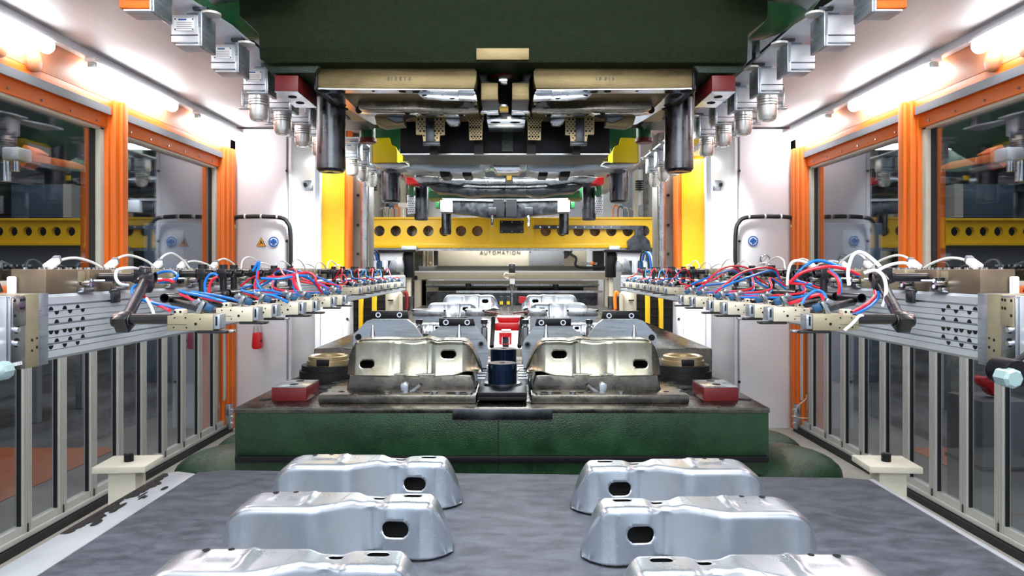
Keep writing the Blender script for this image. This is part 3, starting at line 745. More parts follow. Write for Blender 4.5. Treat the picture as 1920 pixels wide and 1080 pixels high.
# ================================================================ upper die, first station
ud = thing('upper_die', 'huge dark green cast upper die block hanging over the front of the press', 'die', (pcx(XC, 4.3), 5.3, 3))
body = [(446, -70), (448, 28), (484, 64), (486, 110), (500, 118), (1402, 118), (1404, 64), (1440, 36), (1442, -70)]
MB().pp(body, 4.3, 2.0).build('casting', 'green_cast', ud, bevel=.012)
MB().pp([(490, 118), (507, 137), (590, 137), (600, 122), (1300, 122), (1310, 137), (1390, 137), (1400, 118)], 4.36, 1.8).build('base_edge', 'green_dark', ud, bevel=.006)
MB().pbox(893, 90, 992, 112, 4.285, .02).build('name_plate', 'brass_steel', ud, bevel=.003, label='worn brass coloured plate')
for q in (1, -1):
    f = (lambda l: l) if q > 0 else mir
    mb = MB()
    c = P(*f([(500, -60)])[0], 4.72)
    mb.sphere(c, .58, .36, .49, 36, 20)
    mb.build('lifting_lug', 'green_bright', ud)
    # brown steel plates with stamped marks
    MB().pp(f([(594, 128), (889, 126), (894, 134), (893, 152), (889, 166), (594, 166)]), 4.42, 1.0).build('die_plate', 'brass_steel', ud, bevel=.006)
    MB().pp(f([(590, 132), (595, 130), (595, 166), (590, 169)]), 4.40, .9).build('plate_edge', 'steel_black', ud, bevel=.002)
    m3 = MB()
    xs = ((726, 5), (733, 3), (740, 5), (748, 6), (758, 3), (766, 5)) if q > 0 else ((742, 5), (750, 3), (756, 5), (766, 6), (774, 3))
    for (x, w_) in xs: m3.pp(f([(x, 145), (x+w_, 145), (x+w_*.6, 148), (x+w_, 151), (x, 150), (x+1, 148)]), 4.4185, .002)
    m3.build('stamped_mark', 'text_grey', ud)
    # silver underside frame with cavity
    zf = zp(168, 4.42)
    def pl(px, py): Y = (zf-ZC)*F/(HY-py); return (pcx(px, Y), Y)
    out = [pl(*p) for p in f([(590, 168), (888, 169), (893, 176), (893, 205), (800, 212), (720, 236), (700, 233), (655, 206)])]
    cav = [pl(*p) for p in f([(638, 175), (868, 176), (870, 204), (740, 208), (668, 203)])]
    MB().plate(out, [cav], lambda x, y: Vector((x, y, zf)), lambda x, y: Vector((x, y, zf+.03))).build('underside_frame', 'chrome', ud)
    m3 = MB()
    for (x, y, r) in ((607, 170.5, .04), (640, 172.3, .025), (625, 178, .032), (629, 182, .03), (642, 197, .028), (640, 204, .05), (755, 171.5, .024), (700, 171, .01), (780, 172, .024)):
        v = pl(*f([(x, y)])[0]); m3.cyl((v[0], v[1], zf+.001), (v[0], v[1], zf-.002), r, seg=18)
    m3.build('bolt_hole', 'hole', ud)
    MB().pp(f([(650, 170), (885, 170), (885, 204), (670, 204)]), 5.0, .4).build('cavity_block', 'steel_black', ud)
    # inner contour bar: brown face and bright underside
    bar = [(672, 186), (700, 184), (768, 184), (772, 187), (840, 186), (872, 188), (886, 194), (896, 199), (897, 207), (850, 209.5), (790, 208), (783, 205.5), (765, 206), (690, 205), (672, 203)]
    MB().pp(f(bar), 4.75, .10).build('contour_bar', 'steel_oily', ud, bevel=.006)
    bar2 = [(668, 200), (690, 203.5), (765, 204), (770, 201), (783, 203), (790, 206), (870, 207.5), (871, 213.5), (818, 213), (816, 212), (784, 210), (778, 213), (764, 211), (690, 211), (668, 207)]
    MB().pp(f(bar2), 4.9, .12).build('contour_lip', 'chrome', ud, bevel=.004)
    m3 = MB()
    for (x, y) in ((673, 206), (764, 208.3), (795, 210), (865, 211.5), (828, 210)): m3.lathe(P(*f([(x, y)])[0], 4.895), [(.012, 0), (.026, .002), (0, .004)], 14, 'Y')
    m3.build('bolt_hole', 'hole', ud)
    MB().pp(f([(778, 170), (885, 168), (893, 178), (895, 188), (870, 187), (795, 184), (786, 178)]), 4.52, .05).build('rib_bar', 'steel', ud, bevel=.004)
    MB().pp(f([(786, 177), (859, 176), (861, 186.5), (830, 187), (800, 183)]), 4.5, .05).build('bright_shoe', 'chrome', ud, bevel=.003)
    m3 = MB()
    for (x, y, r) in ((796, 178.5, .018), (848, 184.5, .018), (830, 178.5, .007)): m3.pp(circ(*f([(x, y)])[0], r*F/4.5, 12, r*F/4.5*.3), 4.497, .004)
    m3.build('bolt_hole', 'hole', ud)
    MB().pp(f([(700, 212), (756, 212), (758, 234), (720, 238), (706, 233)]), 5.1, .12).build('corner_shoe', 'brass_steel', ud, bevel=.004)
    MB().pp(f([(722, 213), (758, 212), (756, 226), (742, 229), (726, 222)]), 5.05, .08).build('corner_insert', 'steel_dark', ud, bevel=.008)
    MB().pp(f([(834, 212), (862, 212), (862, 229), (858, 233), (842, 233), (835, 226)]), 5.1, .1).build('hanging_block', 'steel', ud, bevel=.008)
    # perforated bronze wear plates
    def wear(poly, step, Y, dark=None):
        MB().pp(f(poly), Y, .03).build('wear_plate', 'bronze', ud, label='perforated bronze wear plate')
        m3 = MB(); xs_ = [p[0] for p in poly]; ys_ = [p[1] for p in poly]; k = 0
        y = min(ys_)+3
        def inside(x, yy):
            c_ = False; n = len(poly)
            for i in range(n):
                (x1, y1), (x2, y2) = poly[i], poly[(i+1) % n]
                if (y1 > yy) != (y2 > yy) and x < (x2-x1)*(yy-y1)/(y2-y1)+x1: c_ = not c_
            return c_
        while y < max(ys_):
            x = min(xs_)+2+(step/2 if k % 2 else 0)
            while x < max(xs_):
                if all(inside(x+dx, y+dy) for dx, dy in ((-2, 0), (2, 0), (0, -2), (0, 2))) and not (dark and dark[0]-2 < x < dark[1]+2):
                    big = (k % 5 == 3)
                    p = f([(x, y)])[0]; m3.cyl(P(*p, Y-.003), P(*p, Y+.001), (1.35 if not big else 2.0)*Y/F, seg=8)
                x += step
            y += step*.62; k += 1
        m3.build('graphite_plug', 'hole', ud, kind='stuff')
        if dark: MB().pp(f([(dark[0], min(ys_)), (dark[1], min(ys_)), (dark[1], max(ys_)+2), (dark[0], max(ys_)+2)]), Y-.02, .03).build('guide_strip', 'steel_dark', ud, bevel=.003)
    wear([(779, 208), (832, 208), (834, 215), (834, 252), (825, 253), (824, 266), (794, 266), (792, 252), (780, 252)], 7, 5.3, (798, 814))
    wear([(874, 208), (908, 208), (907, 224), (905, 228), (904, 262), (880, 262), (879, 228), (875, 222)], 5.6, 5.3)
    MB().pp(f([(793, 265), (825, 265), (825, 272), (793, 272)]), 5.27, .05).build('plate_foot', 'steel_dark', ud, bevel=.003)
    MB().pp(f([(806, 272), (820, 272), (820, 290), (806, 290)]), 5.45, .05).pp(f([(889, 262), (906, 262), (906, 288), (889, 288)]), 5.45, .05).build('stem', 'steel_black', ud)
    # guide post
    c = P(*f([(621, 323)])[0], 4.95)
    MB().lathe((c.x, 4.95, c.z), [(.0, .012), (.03, 0), (.085, 0), (.092, .012), (.101, .02), (.101, 1.0)], 40).build('guide_post', 'steel_dark', ud)
    # red stop pads
    t = thing('stop_pad', 'dark red stop pad with steel face under the upper die, %s side' % ('left' if q > 0 else 'right'), 'block', P(*f([(548, 144)])[0], 4.5))
    A = P(*f([(515, 171)])[0], 4.38); B = P(*f([(559, 145)])[0], 4.38)
    MB().box(A.x, B.x, 4.38, 4.8, A.z, zp(144, 4.38)+.01).build('body', 'red_paint', t, bevel=.004)
    MB().box(A.x, B.x, 4.38, 4.8, A.z-.006, A.z).build('face', 'steel', t)
    m3 = MB()
    for yy in (4.5, 4.66): m3.cyl(((A.x+B.x)/2, yy, A.z-.006), ((A.x+B.x)/2, yy, A.z-.009), .028, seg=16)
    m3.build('bolt_hole', 'hole', t)
MB().pbox(750, 205, 1144, 288, 5.65, .6).build('inner_block', 'steel_black', ud, bevel=.006)
MB().pbox(752, 287.5, 1142, 290, 5.62, .03).build('inner_block_edge', 'steel', ud)
MB().pbox(941, 212, 962, 282, 5.55, .06).build('green_web', 'green', ud)
MB().pbox(895, 122, 992, 135, 4.5, .9).build('centre_recess', 'steel_black', ud)
MB().lathe(P(943, 129, 4.62), [(.115, 0), (.115, -.035), (.09, -.055), (.05, -.06), (0, -.06)], 32).build('red_disc', 'red_paint', ud)
MB().pbox(935, 143, 952, 153, 4.5, .1).pbox(935, 193, 952, 200, 4.75, .1).build('latch_block', 'chrome', ud, bevel=.006)
for q in (1, -1):
    f = (lambda l: l) if q > 0 else mir
    MB().pp(f([(894, 136), (914, 138), (914, 150), (934, 155), (935, 187), (901, 187), (900, 150)]), 4.5, .3).build('side_lug', 'steel_black', ud, bevel=.01)
    MB().pp(f([(902, 155), (934, 155), (934, 187), (902, 187)]), 4.49, .03).build('lug_face', 'brass_steel', ud, bevel=.004)
    MB().pp(f([(906, 190), (920, 189), (934, 188), (935, 210), (900, 210), (905, 204)]), 4.8, .1).build('lug_shoe', 'chrome', ud, bevel=.006)
    MB().pp(f([(908, 192), (920, 193), (920, 202), (909, 202)]), 4.79, .02).build('latch_slot', 'hole', ud)
    MB().pp(f([(911, 194), (918, 194.5), (918, 197), (911, 197)]), 4.785, .01).build('latch_tongue', 'chrome', ud)
MB().pp([(910, 211), (987, 211), (984, 232), (914, 232)], 5.0, .3).build('centre_shoe', 'chrome', ud, bevel=.004)
m3 = MB()
for (x, y) in ((928, 213), (962, 213), (929, 229.5), (966, 229.5)): m3.pp(circ(x, y, 10, 14, 1.6), 4.998, .004)
m3.build('bolt_hole', 'hole', ud)
MB().pbox(937, 199, 953, 208, 4.78, .05).build('yellow_key', 'yellow', ud)

# ---------------------------------------------------------------- clamps along the ram
def clamp(s, Y, cyl, lab, plate_, orange=False):
    X = -1.715
    t = thing('hydraulic_clamp', lab, 'clamp', (-s*1.715, Y, 3.02), 'hydraulic clamps along the press ram')
    MB(s).box(X-.072, X+.072, Y, Y+.14, 2.885, 3.03).build('body', 'orange' if orange else 'alu', t, bevel=.006)
    MB(s).box(X-.072, X+.072, Y-.004, Y+.0, 2.92, 2.925).build('groove', 'steel_dark', t)
    MB(s).box(X+.078, X+.10, Y-.02, Y+.15, 2.86, 3.04).box(X-.02, X+.1, Y+.06, Y+.1, 3.03, 3.06).build('side_bracket', 'brushed', t, bevel=.004)
    MB(s).box(X-.04, X+.085, Y-.02, Y+.1, 2.862, 2.872).build('lower_tray', 'alu', t, bevel=.003)
    if plate_:
        lp = MB(s).box(X-.052, X+.052, Y-.006, Y-.001, 2.945, 3.01).build('label_plate', 'sign_white', t)
        m3 = MB(s)
        for a_ in (-.046, .046):
            for b_ in (2.951, 3.004): m3.cyl((X+a_, Y-.006, b_), (X+a_, Y-.009, b_), .004, seg=8)
        m3.build('rivet', 'steel_dark', lp)
        m3 = MB(s); m3.box(X-.03, X+.012, Y-.0075, Y-.0065, 2.998, 3.006).build('printed_bar', 'sign_blue', lp)
        m3 = MB(s)
        for k in range(4): m3.box(X-.04, X+.04, Y-.0072, Y-.0062, 2.955+k*.010, 2.957+k*.010)
        m3.build('print_line', 'grey_seal', lp)
    MB(s).lathe((X+.13, Y+.02, 3.045), [(.05, .0), (.05, -.012), (0, -.012)], 20).build('round_cap', 'alu_matt', t)
    if cyl:
        zb = 2.885
        MB(s).lathe((X+.005, Y+.07, zb), [(0, -.19), (.03, -.19), (.034, -.183), (.05, -.183), (.058, -.165), (.064, -.15), (.064, -.012), (.05, -.01), (.05, 0), (0, 0)], 28).build('cylinder', 'polished', t)
        m3 = MB(s)
        for k in range(3): m3.lathe((X+.005, Y+.07, zb-.05-k*.018), [(.064, -.003), (.0665, 0), (.064, .003)], 28)
        m3.build('cooling_rib', 'steel', t)
        MB(s).box(X-.1, X-.085, Y+.04, Y+.06, zb-.1, zb+.03).box(X-.115, X-.06, Y+.03, Y+.06, zb-.115, zb-.1).cyl((X-.1, Y+.05, zb-.02), (X-.06, Y+.05, zb-.02), .008).cyl((X-.1, Y+.05, zb-.07), (X-.06, Y+.05, zb-.07), .008).build('lever', 'steel', t, bevel=.003)
ordw = ['nearest', 'second', 'third', 'fourth', 'fifth', 'sixth', 'seventh', 'eighth', 'ninth', 'tenth']
for s in (1, -1):
    for i, Y in enumerate((3.14, 3.62, 4.10, 4.59, 5.08, 5.57, 6.06, 7.3, 7.8, 8.3)):
        look = 'orange topped steel clamp block' if i == 0 else ('aluminium clamp block' if i < 3 else 'aluminium clamp with hanging steel cylinder')
        clamp(s, Y, i >= 3, '%s on the %s ram edge, %s from the front' % (look, side(s), ordw[i]), s > 0 and i > 0, i == 0)
    t = thing('ram_plate', 'silver steel underside of the press ram on the %s behind the clamps' % side(s), 'plate', (-s*1.6, 4.9, 3.1))
    segs = []
    for i in range(8):
        y = 2.9+.49*i
        segs += [(-1.70, y), (-1.80, y+.26), (-1.80, y+.44)]
    poly = segs+[(-1.58, 6.8), (-1.58, 3.9), (-1.64, 3.5), (-1.64, 2.8)]
    MB(s).plate(poly, [], lambda x, y: Vector((x, y, 3.06)), lambda x, y: Vector((x, y, 3.075))).build('plate', 'alu', t)
    MB(s).box(-1.80, -1.6, 7.2, 8.6, 3.06, 3.075).build('rear_plate', 'alu', t)
    MB(s).box(-1.95, -1.3, 2.9, 6.8, 3.42, 3.44).build('ram_underside', 'steel', t)
    for y in (3.2, 5.0, 6.6): MB(s).box(-1.78, -1.75, y, y+.08, 3.075, 3.42).build('hanger', 'steel', t)
    m3 = MB(s)
    for i in range(7): m3.box(-1.66, -1.585, 3.1+.49*i, 3.12+.49*i, 3.045, 3.06)
    m3.build('t_slot', 'steel_dark', t)
# ================================================================ further stations, seen beyond the first
def far_upper(k, Y0, parts, post, lab, X0):
    t = thing('upper_die', lab, 'die', (pcx(XC, Y0), Y0+.5, 2.5), 'upper dies of the rear stations')
    for (nm, m_, d, bev, shapes) in parts:
        for sh in shapes:
            for q in (1, -1):
                f = (lambda l: l) if q > 0 else mir
                if isinstance(sh, tuple) and sh[0] == 'c':
                    if q > 0: MB().pp(sh[1], Y0+d[0], d[1]).build(nm, m_, t, bevel=bev)
                else: MB().pp(f(sh), Y0+d[0], d[1]).build(nm, m_, t, bevel=bev)
    px, py, Yp = post
    for q in (1, -1):
        c = P(px if q > 0 else 2*XC-px, py, Yp)
        MB().lathe((c.x, Yp, c.z), [(0, .012), (.03, 0), (.088, 0), (.095, .014), (.101, .02), (.101, .95)], 32).build('guide_post', 'steel_dark', t)
    return t
# station 2
prof2 = [(698, 303), (765, 302), (790, 300), (860, 301), (880, 304), (905, 306), (906, 318), (880, 323), (830, 321), (800, 318), (770, 316), (700, 312)]
far_upper(2, 6.9, [
    ('green_casting', 'green_bright', (0, .9), .02, [[(650, 150), (760, 150), (760, 262), (748, 284), (705, 262), (668, 236), (650, 200)]]),
    ('green_web', 'green', (.3, .6), .01, [[(740, 205), (760, 205), (785, 286), (750, 286)]]),
    ('yellow_corner', 'yellow_bright', (-.05, .35), .003, [[(697, 266), (704, 259), (730, 258), (733, 271), (742, 275), (745, 282), (745, 304), (697, 305)]]),
    ('yellow_corner_edge', 'sign_white', (-.06, .33), .005, [[(693, 268), (697, 266), (697, 306), (693, 305)]]),
    ('bottom_plate', 'steel', (-.02, .35), .01, [[(697, 306), (760, 304), (768, 309), (740, 316), (715, 316)]]),
    ('contour_die', 'brushed', (.1, .5), .008, [prof2]),
    ('contour_upper', 'steel_dark', (.3, .6), .008, [[(745, 288), (948.2, 288), (948.2, 300), (860, 299), (745, 300)]]),
    ('yellow_bar', 'yellow', (.0, .3), .01, [('c', [(913, 285), (990, 285), (990, 301), (913, 301)])]),
    ('centre_shoe', 'chrome', (.02, .3), .01, [('c', [(921, 303), (986, 303), (982, 315), (974, 322), (930, 322), (924, 313)])]),
    ('support_lug', 'steel_black', (.15, .3), .01, [[(824, 321), (844, 321), (842, 332), (826, 332)], [(866, 323), (884, 323), (884, 331), (868, 331)]]),
    ('screw_block', 'alu', (-.03, .2), .006, [[(905, 302), (918, 300), (918, 316), (909, 318)]]),
], (733, 380, 7.4), 'second upper die, green with bright yellow corner blocks and steel contour', 0)
for q, nm in ((1, 'left'), (-1, 'right')):
    f = (lambda x: x) if q > 0 else (lambda x: 2*XC-x+3)
    c = P(f(689), 266, 6.3)
    t = thing('pressure_column', 'green round column with red foot ring beside the %s yellow corner block' % nm, 'column', c)
    MB().lathe((c.x, 6.3, c.z), [(.0, .03), (.072, .03), (.072, .5)], 28).build('tube', 'green_bright', t)
    MB().lathe((c.x, 6.3, c.z), [(.0, -.012), (.07, -.012), (.082, 0), (.082, .03), (0, .03)], 28).build('foot_ring', 'red_paint', t, label='red ring')
# station 3
prof3 = [(770, 333), (800, 330), (850, 334), (880, 330), (920, 333), (948.2, 334), (948.2, 345), (900, 345), (870, 343), (862, 346), (820, 341), (785, 343)]
prof3b = [(800, 346), (840, 347), (880, 351), (948.2, 352), (948.2, 362), (905, 363), (880, 366), (850, 360), (815, 358)]
far_upper(3, 9.6, [
    ('contour_die', 'steel', (0, .5), .006, [prof3]),
    ('contour_lower', 'steel_dark', (.2, .5), .006, [prof3b]),
    ('red_corner', 'red', (-.02, .3), .004, [[(761, 332), (774, 333), (785, 344), (762, 345)]]),
    ('red_guard', 'red_paint', (-.1, .05), .004, [[(750, 318), (759, 320), (756, 333), (751, 330)]]),
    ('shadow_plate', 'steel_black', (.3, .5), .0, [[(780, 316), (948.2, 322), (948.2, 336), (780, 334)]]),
    ('number_plate', 'yellow', (-.05, .02), .0, [('c', [(950, 329), (959, 329), (959, 338), (950, 338)])]),
    ('number_plate_back', 'black', (-.03, .02), .0, [('c', [(948, 324), (961, 324), (961, 346), (948, 346)])]),
    ('green_casting', 'green_bright', (.3, .5), .01, [[(765, 346), (776, 346), (776, 366), (766, 366)]]),
    ('perforated_plate', 'alu', (.4, .04), .004, [[(763, 366), (778, 366), (778, 400), (764, 402)]]),
    ('ram_block', 'green_dark', (.5, .6), .0, [[(860, 263), (948.2, 263), (948.2, 330), (860, 330)]]),
], (790, 413, 10.3), 'third upper die with wavy steel contour and small red corners', 0)
m3 = MB()
for q in (1, -1):
    for i in range(4):
        for j in range(8):
            x = 765.5+i*3.2+(j % 2)*1.4; m3.cyl(P(x if q > 0 else 2*XC-x, 369+j*4, 9.99), P(x if q > 0 else 2*XC-x, 369+j*4, 10.0), .008, seg=6)
tag(m3.build('perforation', 'hole'), 'rows of small round holes in the perforated plates of the third die', 'holes', kind='stuff')
# station 4
far_upper(4, 13.2, [
    ('green_casting', 'green_bright', (.0, .8), .01, [[(790, 352), (948.2, 356), (948.2, 372), (840, 371), (800, 371), (790, 362)]]),
    ('contour_die', 'steel', (-.2, .4), .006, [[(805, 356), (860, 352), (948.2, 360), (948.2, 366), (880, 366), (830, 363)]]),
    ('centre_plate', 'steel_dark', (-.05, .3), .006, [[(845, 375), (948.2, 373), (948.2, 408), (920, 409), (880, 402), (850, 400), (848, 388)]]),
    ('upper_strip', 'grey_panel', (-.1, .3), .004, [[(828, 371), (948.2, 371), (948.2, 378), (830, 376)]]),
    ('end_block', 'grey_panel', (-.15, .4), .01, [[(825, 375), (848, 375), (848, 398), (825, 398)]]),
    ('green_lug', 'green_bright', (-.1, .2), .01, [[(816, 378), (824, 378), (824, 390), (816, 390)]]),
    ('dark_web', 'steel_black', (-.12, .1), .0, [[(925, 374), (945, 374), (945, 406), (925, 406)]]),
    ('ram_block', 'green_dark', (.3, .5), .0, [[(880, 324), (948.2, 324), (948.2, 360), (880, 360)]]),
], (837, 440, 14.2), 'fourth upper die with grey plates and green casting over the yellow beam', 0)
for px, nm in ((923, 'left'), (991, 'right')):
    t = thing('centering_pin', 'small black clamp with steel pin hanging over the yellow beam, %s of centre' % nm, 'pin', P(px, 395, 13))
    MB().pbox(px-7, 389, px+8, 403, 13, .1).build('clamp', 'black', t, bevel=.01)
    MB().cyl(P(px, 403, 13.05), P(px, 418, 13.05), .03).cyl(P(px, 418, 13.05), P(px, 426, 13.05), .03, .008).build('pin', 'chrome', t)
# ---------------------------------------------------------------- yellow cross beam
Yb = 15.0
t = thing('cross_beam', 'long yellow steel cross beam with round lightening holes spanning the line', 'beam', P(960, 465, Yb))
outer_ = [(690, 408), (1229, 408), (1229, 458), (690, 458)]
hl = [circ(711.3+i*30.6, 433, 10, 20) for i in range(7)]
hr = [circ(1023.3+i*30.8, 433, 10, 20) for i in range(7)]
MB().pp(outer_, Yb, .06, hl+hr).build('web', 'yellow', t)
MB().pbox(690, 407, 1229, 411, Yb-.05, .5).build('top_flange', 'yellow', t, bevel=.01)
MB().pbox(690, 456, 1229, 465, Yb-.06, .5).build('bottom_flange', 'yellow', t, bevel=.01)
MB().pbox(690, 415, 1229, 452, Yb+.55, .03).build('rear_web', 'steel_oily', t)
MB().pbox(917, 410, 1001, 457, Yb-.05, .08).build('centre_panel', 'yellow', t, bevel=.01)
MB().pbox(937, 413.5, 982, 437, Yb-.08, .04).build('cover_plate', 'black', t, bevel=.012)
m3 = MB()
for x in (941, 960, 978):
    for y in (416, 434): m3.cyl(P(x, y, Yb-.08), P(x, y, Yb-.09), .012, seg=8)
m3.build('screw', 'steel', t)
MB().pp([(1002, 422), (1190, 423), (1206, 423), (1207, 440), (1218, 452), (1222, 474), (1178, 474), (1176, 452), (1190, 440), (1191, 430), (1002, 429)], Yb-.12, .05).build('grey_arm_plate', 'steel_dark', t, label='grey steel strip with widened end')
m3 = MB()
for i in range(9): m3.cyl(P(1013+i*16.6, 425.7, Yb-.12), P(1013+i*16.6, 425.7, Yb-.14), .02, seg=8)
for i in range(4): m3.cyl(P(1182+i*9, 471, Yb-.12), P(1182+i*9, 471, Yb-.13), .018, seg=8)
m3.build('bolt', 'chrome', t)
MB().pbox(700, 465, 1180, 470, Yb, .1).build('under_rail', 'steel', t)
for (x0, x1, nm) in ((752, 781, 'left'), (1142, 1163, 'right')):
    o = MB().pbox(x0, 461, x1, 471, Yb-.15, .2).build('carriage_block', 'alu', bevel=.01); tag(o, 'small aluminium carriage block under the %s end of the yellow beam' % nm, 'carriage')
for q, nm in ((1, 'left'), (-1, 'right')):
    f = (lambda x: x) if q > 0 else (lambda x: 2*XC-x+18)
    t = thing('linear_drive', 'black and white linear drive housing under the %s end of the yellow beam' % nm, 'drive', P(f(728), 500, 14))
    MB().pbox(f(695), 468, f(778), 473, 14, .2).build('arm', 'steel_black', t, bevel=.01)
    MB().pbox(f(712), 474, f(755), 489, 14.1, .2).build('white_box', 'white', t, bevel=.01)
    MB().pp([(f(742), 483), (f(754), 483), (f(757), 498), (f(757), 510), (f(725), 510), (f(732), 490)], 13.9, .2).build('grey_housing', 'steel', t, bevel=.01)
    MB().pbox(f(757), 472, f(774), 520, 14.2, .3).build('dark_column', 'steel_black', t, bevel=.01); MB().pbox(f(762), 520, f(770), 660, 14.3, .15).build('leg', 'beige', t, bevel=.01)
    t = thing('valve_block', 'white valve block with bundled air hoses at the far end of the %s rail' % nm, 'valve', P(f(712), 500, 10.8))
    for k in range(3): MB().pbox(f(698+k*9), 489, f(705.5+k*9), 511, 10.8, .18).build('valve_slice', ('sign_white', 'blue_fit', 'alu')[k], t, bevel=.006)
    for k in range(4):
        x = 700+k*4; MB().tube([P(f(x), 490, 10.8), P(f(x-3), 478-k, 10.75), P(f(x-8), 474-k, 10.7), P(f(x-14), 484, 10.65), P(f(x-16), 505, 10.6)], .012, 6).build('air_hose', ('blue_hose', 'white_hose', 'blue_hose', 'rubber')[k], t)
# ---------------------------------------------------------------- end of line enclosure with lettering
Ye = 16.6
t = thing('end_enclosure', 'beige machine enclosure lettered AUTOMATION beyond the yellow beam', 'machine', P(960, 500, Ye))
MB().pbox(820, 466, 1100, 499, Ye, .4).build('cover_panel', 'beige', t, bevel=.01)
MB().pbox(785, 499, 1142, 509, Ye+.05, .4).build('lower_strip', 'grey_panel', t, bevel=.01)
MB().pbox(992, 469, 1058, 498, Ye-.05, .06).build('grey_cover', 'grey_panel', t, bevel=.01)
m3 = MB()
for x in (994, 1056):
    for y in (472, 495): m3.cyl(P(x, y, Ye-.05), P(x, y, Ye-.06), .015, seg=8)
m3.build('screw', 'steel', t)
tc_ = bpy.data.curves.new('lettering', 'FONT'); tc_.body = 'AUTOMATION'; tc_.size = 9.6*Ye/F; tc_.align_x = 'CENTER'; tc_.align_y = 'CENTER'; tc_.space_character = 1.28; tc_.extrude = .004
to_ = bpy.data.objects.new('lettering', tc_); COL.objects.link(to_); to_.parent = t
tc_.materials.append(M['text_grey']); bpy.context.view_layer.update()
tm = bpy.data.meshes.new_from_object(to_.evaluated_get(bpy.context.evaluated_depsgraph_get())); bpy.data.objects.remove(to_, do_unlink=True)
tm.transform(Matrix.Translation(P(938, 473.5, Ye-.012)-t.location) @ Matrix.Rotation(PI/2, 4, 'X'))
to_ = bpy.data.objects.new('lettering', tm); COL.objects.link(to_); to_.parent = t; to_['kind'] = 'stuff'
MB().tube([P(1065, 470, Ye-.2), P(1072, 478, Ye-.2), P(1080, 484, Ye-.2), P(1083, 500, Ye-.2), P(1135, 502, Ye-.2), P(1137, 508, Ye-.2)], .03).build('cable', 'rubber', t)
MB().pp([(1058, 469), (1075, 469), (1072, 474), (1063, 484), (1058, 485)], Ye-.1, .05).pbox(1112, 470, 1133, 508, Ye-.1, .2).build('dark_cover', 'black', t)
MB().lathe(P(1111, 494, Ye-.15), [(.028, 0), (.045, -.02), (.028, -.03)], 16, 'Y').build('orange_ring', 'orange', t)
MB().pbox(1092, 492, 1120, 497, Ye-.12, .05).build('small_fitting', 'steel', t)
t = thing('portal_frame', 'beige portal frame with horizontal beam standing across the far line', 'frame', P(960, 520, 15.8))
MB().pbox(776, 510, 1145, 524, 15.8, .25).build('cross_bar', 'beige', t, bevel=.01)
MB().pbox(776, 508, 1145, 511, 15.78, .3).build('bar_cap', 'sign_white', t)
MB().pbox(777, 524, 789, 645, 15.8, .2).build('leg', 'beige', t, bevel=.01)
MB().pbox(1134, 524, 1146, 645, 15.8, .2).build('leg', 'beige', t, bevel=.01)
for (x, a_, b_) in ((776, 517, 524), (1140, 518, 525)): MB().pbox(x, a_, x+6, b_, 15.75, .05).build('end_cap', 'steel_black', t)
for x in (793, 800, 806): MB().pbox(x, 466, x+4.5, 500, 15.9, .15).build('vertical_bar', 'beige', t, bevel=.005)
MB().pbox(813, 466, 821, 498, 15.85, .15).build('dark_bar', 'black', t)
MB().pbox(785, 526, 1122, 600, 17.5, .1).build('rear_panel', 'beige', t)
MB().pbox(798, 533, 1124, 536, 17.0, .1).build('thin_rail', 'steel', t)
MB().pbox(800, 536, 1120, 539, 17.05, .1).build('thin_rail', 'grey_panel', t)
MB().pbox(822, 539, 950, 545, 16.9, .1).pbox(970, 539, 1094, 546, 16.9, .1).build('dark_slot', 'black_matt', t)
MB().pbox(800, 547, 1120, 580, 16.7, .1).build('conveyor_face', 'steel_dark', t)
for (x, y) in ((878, 538), (1042, 540)): MB().cyl(P(x, y-7, 16.5), P(x, y+9, 16.5), .07, .05).build('round_knob', 'steel_dark', t)
MB().pbox(855, 545, 1130, 549, 15.0, .05).build('rail_edge', 'steel', t)
MB().lathe(P(806, 494, 15.7), [(.03, 0), (.05, -.02), (.02, -.03), (0, -.03)], 12, 'Y').build('brass_knob', 'bronze', t)
# centre sensor post
t = thing('sensor_post', 'slim sensor post with black head and cable in the middle of the far line', 'sensor', P(959, 560, 12.5))
MB().pbox(954, 495, 966, 512, 12.5, .08).build('sensor_head', 'black', t, bevel=.01)
MB().pbox(949, 512, 966, 522, 12.48, .08).build('clamp_block', 'olive', t, bevel=.01)
MB().pbox(956, 520, 965, 533, 12.5, .06).build('white_body', 'sign_white', t, bevel=.01)
MB().cyl(P(960, 533, 12.5), P(960, 600, 12.5), .02).cyl(P(960, 533, 12.5), P(960, 542, 12.5), .06, .03).build('post', 'steel', t)
MB().tube([P(953, 514, 12.45), P(948.2, 512, 12.4), P(945, 519, 12.4), P(953, 523, 12.45)], .014, 6).build('cable', 'cream_body', t)
# tall white box and tanks behind the dies
def simple(name, m, x0, y0, x1, y1, Y, d, lab, cat, bevel=.01, group=None):
    return tag(MB().pbox(x0, y0, x1, y1, Y, d).build(name, m, bevel=bevel), lab, cat, group)
simple('electrical_cabinet', 'sign_white', 800, 372, 830, 628, 18, .4, 'white cabinet panel above the left half of the yellow beam', 'cabinet')
simple('electrical_cabinet', 'sign_white', 1094, 350, 1166, 628, 18, .4, 'white cabinet panel above the right half of the yellow beam', 'cabinet')
simple('dark_duct', 'steel_oily', 694, 300, 724, 639, 16.5, .5, 'dark brown duct left above the yellow beam', 'duct')
simple('dark_duct', 'steel_oily', 752, 300, 800, 631, 17.5, .4, 'dark recess panel behind the second left guide post', 'duct')
simple('beige_column', 'beige', 750, 318, 758, 641, 16.2, .3, 'slim beige column above the left end of the yellow beam', 'column')
simple('beige_column', 'beige', 1190, 318, 1206, 641, 16.2, .3, 'slim beige column above the right end of the yellow beam', 'column')
simple('beige_box', 'beige', 719, 388, 752, 409, 16.0, .3, 'beige gearbox resting on the left of the yellow beam', 'box')
